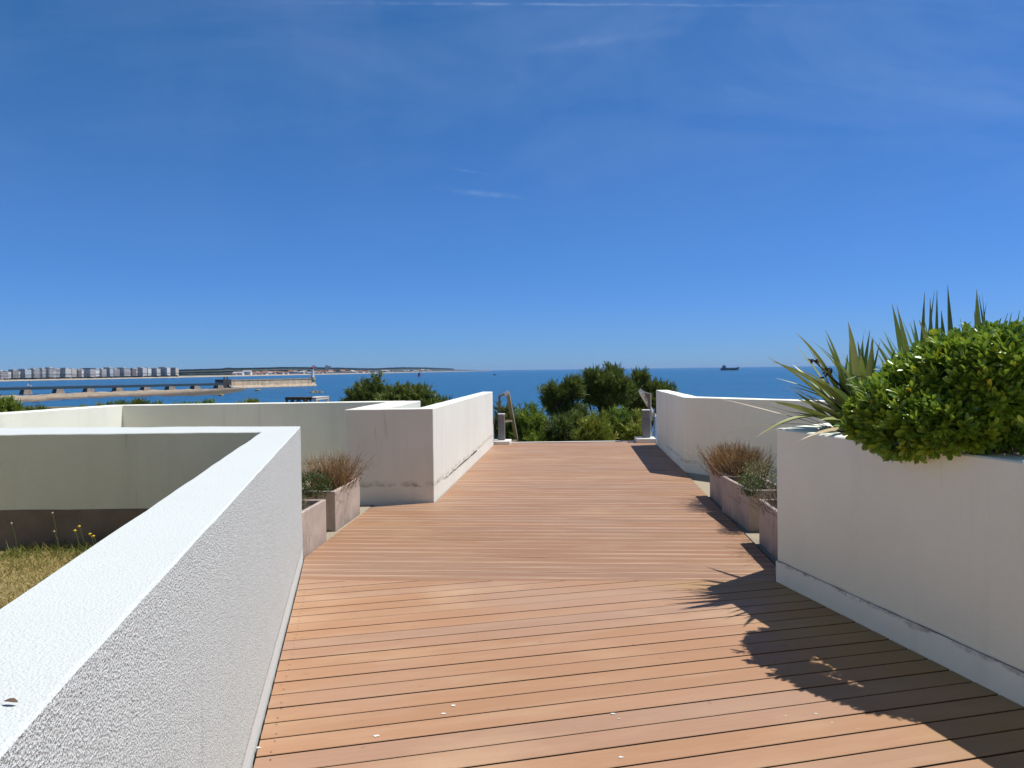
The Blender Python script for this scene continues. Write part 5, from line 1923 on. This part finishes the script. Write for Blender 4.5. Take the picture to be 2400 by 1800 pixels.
def sail(bm, a, b_, c, belly):
    a, b_, c = Vector(a), Vector(b_), Vector(c)
    n = 6
    vs = {}
    for i in range(n + 1):
        for j in range(n + 1 - i):
            u, v = i / n, j / n
            p = a + (b_ - a) * u + (c - a) * v
            p.y += belly * 4 * u * v + belly * 2 * u * (1 - u - v)
            vs[i, j] = bm.verts.new(p)
    for i in range(n):
        for j in range(n - i):
            bm.faces.new((vs[i, j], vs[i + 1, j], vs[i, j + 1]))
            if j < n - i - 1:
                bm.faces.new((vs[i + 1, j], vs[i + 1, j + 1], vs[i, j + 1]))


def sailboat(px, py, hpx, sailm, hullm, label, rz, jibm=None):
    c = ground(px, py, SEA)
    H = pxm(hpx, c.y)
    e = empty('sailboat', c, label, 'sailboat', None, rz)
    bm = bmesh.new()
    hull(bm, H * 0.62, H * 0.20, H * 0.085)
    mesh_obj('hull', bm, hullm, e, smooth=50)
    bm = bmesh.new()
    tube(bm, [(0.04 * H, 0, 0), (0.04 * H, 0, H)], 0.009 * H, 6)
    mesh_obj('mast', bm, M['metal_grey'], e)
    bm = bmesh.new()
    sail(bm, (0.03 * H, 0, 0.14 * H), (-0.28 * H, 0, 0.15 * H), (0.03 * H, 0, 0.99 * H), 0.05 * H)
    mesh_obj('main_sail', bm, sailm, e, smooth=60)
    bm = bmesh.new()
    sail(bm, (0.30 * H, 0, 0.10 * H), (0.05 * H, 0, 0.12 * H), (0.05 * H, 0, 0.85 * H), 0.05 * H)
    mesh_obj('jib', bm, jibm or sailm, e, smooth=60)
    return e


M['sail_white'] = plain('white_sailcloth', (0.80, 0.80, 0.78), 0.8, 0.08, 1)
M['sail_red'] = plain('red_sailcloth', (0.42, 0.035, 0.06), 0.8, 0.3, 1)
M['sail_pink'] = plain('pink_sailcloth', (0.62, 0.30, 0.30), 0.8, 0.2, 1)
M['navy'] = plain('dark_blue_hull', (0.02, 0.03, 0.07), 0.5, 0.3, 1)
sailboat(69, 906.5, 16.0, M['sail_white'], M['housewhite'], 'small white-sailed boat behind the left end of the footbridge', R(35))
sailboat(982.5, 883.6, 14.5, M['sail_red'], M['housewhite'], 'small sailing boat with a dark red sail above the domed bush', R(20), M['sail_pink'])

c = ground(1159, 879.4, SEA)
mb_ = empty('motor_boat', c, 'tiny dark motor boat leaving a white wake in mid bay', 'boat', None, R(180))
s = pxm(1, c.y)
bm = bmesh.new()
hull(bm, 7.5 * s, 2.6 * s, 1.3 * s)
mesh_obj('hull', bm, M['navy'], mb_, smooth=50)
bm = bmesh.new()
box(bm, (-0.3 * s, 0, 1.2 * s), (2.6 * s, 1.8 * s, 1.5 * s))
mesh_obj('cabin', bm, M['navy'], mb_)
bm = bmesh.new()
for (xa, xb, w) in ((6, 16, 1.6), (20, 30, 1.8), (32, 42, 1.2)):
    box(bm, (c.x + (xa + xb) / 2 * s, c.y + 2, SEA + 0.02), ((xb - xa) * s, w * s * 4, 0.05))
tag(mesh_obj('wake', bm, plain('foam', (0.62, 0.70, 0.76), 0.9, 0.4, 0.3)), 'broken white wake foam behind the motor boat', 'wake', kind='stuff')

c = ground(1711, 867.9, SEA)
s = pxm(1, c.y)
sh = empty('cargo_ship', c, 'dark low cargo ship on the horizon, wheelhouse at its left end', 'ship')
M['ship_hull'] = plain('ship_dark_green', (0.035, 0.055, 0.06), 0.6, 0.3, 0.1)
M['ship_green'] = plain('ship_grey_green', (0.16, 0.22, 0.21), 0.6, 0.3, 0.1)
bm = bmesh.new()
hull(bm, 43 * s, 8 * s, 4.6 * s, 0.75, n=24, stern=0.75)
mesh_obj('hull', bm, M['ship_hull'], sh, smooth=50)
bm = bmesh.new()
box(bm, (3 * s, 0, 4.2 * s), (24 * s, 5.5 * s, 1.4 * s))
mesh_obj('hatch', bm, M['ship_green'], sh)
bm = bmesh.new()
box(bm, (3 * s, -4.03 * s, 2.6 * s), (26 * s, 0.1 * s, 1.0 * s))
mesh_obj('side_band', bm, M['ship_green'], sh)
bm = bmesh.new()
box(bm, (-14.5 * s, 0, 4.4 * s), (9 * s, 6 * s, 3.0 * s))
box(bm, (-12.8 * s, 0, 7.4 * s), (4.5 * s, 5.4 * s, 3.0 * s))
mesh_obj('wheelhouse', bm, M['ship_green'], sh)
bm = bmesh.new()
box(bm, (-12.8 * s, 0, 10.4 * s), (5.6 * s, 6.2 * s, 0.6 * s))
mesh_obj('bridge_roof', bm, M['navy'], sh)
bm = bmesh.new()
box(bm, (-16.4 * s, 0, 6.8 * s), (2.2 * s, 2.2 * s, 5.2 * s))
mesh_obj('funnel', bm, M['navy'], sh)
for x, h in ((-13.5, 15.5), (17, 12.0)):
    bm = bmesh.new()
    tube(bm, [(x * s, 0, 5 * s), (x * s, 0, h * s)], 0.22 * s, 6)
    mesh_obj('mast', bm, M['navy'], sh)

# ------------------------------------------------------------------ thin sea air
HAZE = 4.0e-5
bm = bmesh.new()
box(bm, (0, 22000, SEA - 1.5), (86000, 47000, 90))
hm = bpy.data.materials.new('sea_air')
hm.use_nodes = True
hn = NB(hm.node_tree)
for nd in list(hm.node_tree.nodes):
    if nd.type == 'BSDF_PRINCIPLED':
        hm.node_tree.nodes.remove(nd)
vol = hn.n('VolumePrincipled', Color=(0.48, 0.72, 1.0, 1.0), Density=HAZE, Anisotropy=0.0)
hout = [nd for nd in hm.node_tree.nodes if nd.type == 'OUTPUT_MATERIAL'][0]
hm.node_tree.links.new(vol.outputs[0], hout.inputs['Volume'])
tag(mesh_obj('haze', bm, hm), kind='stuff')
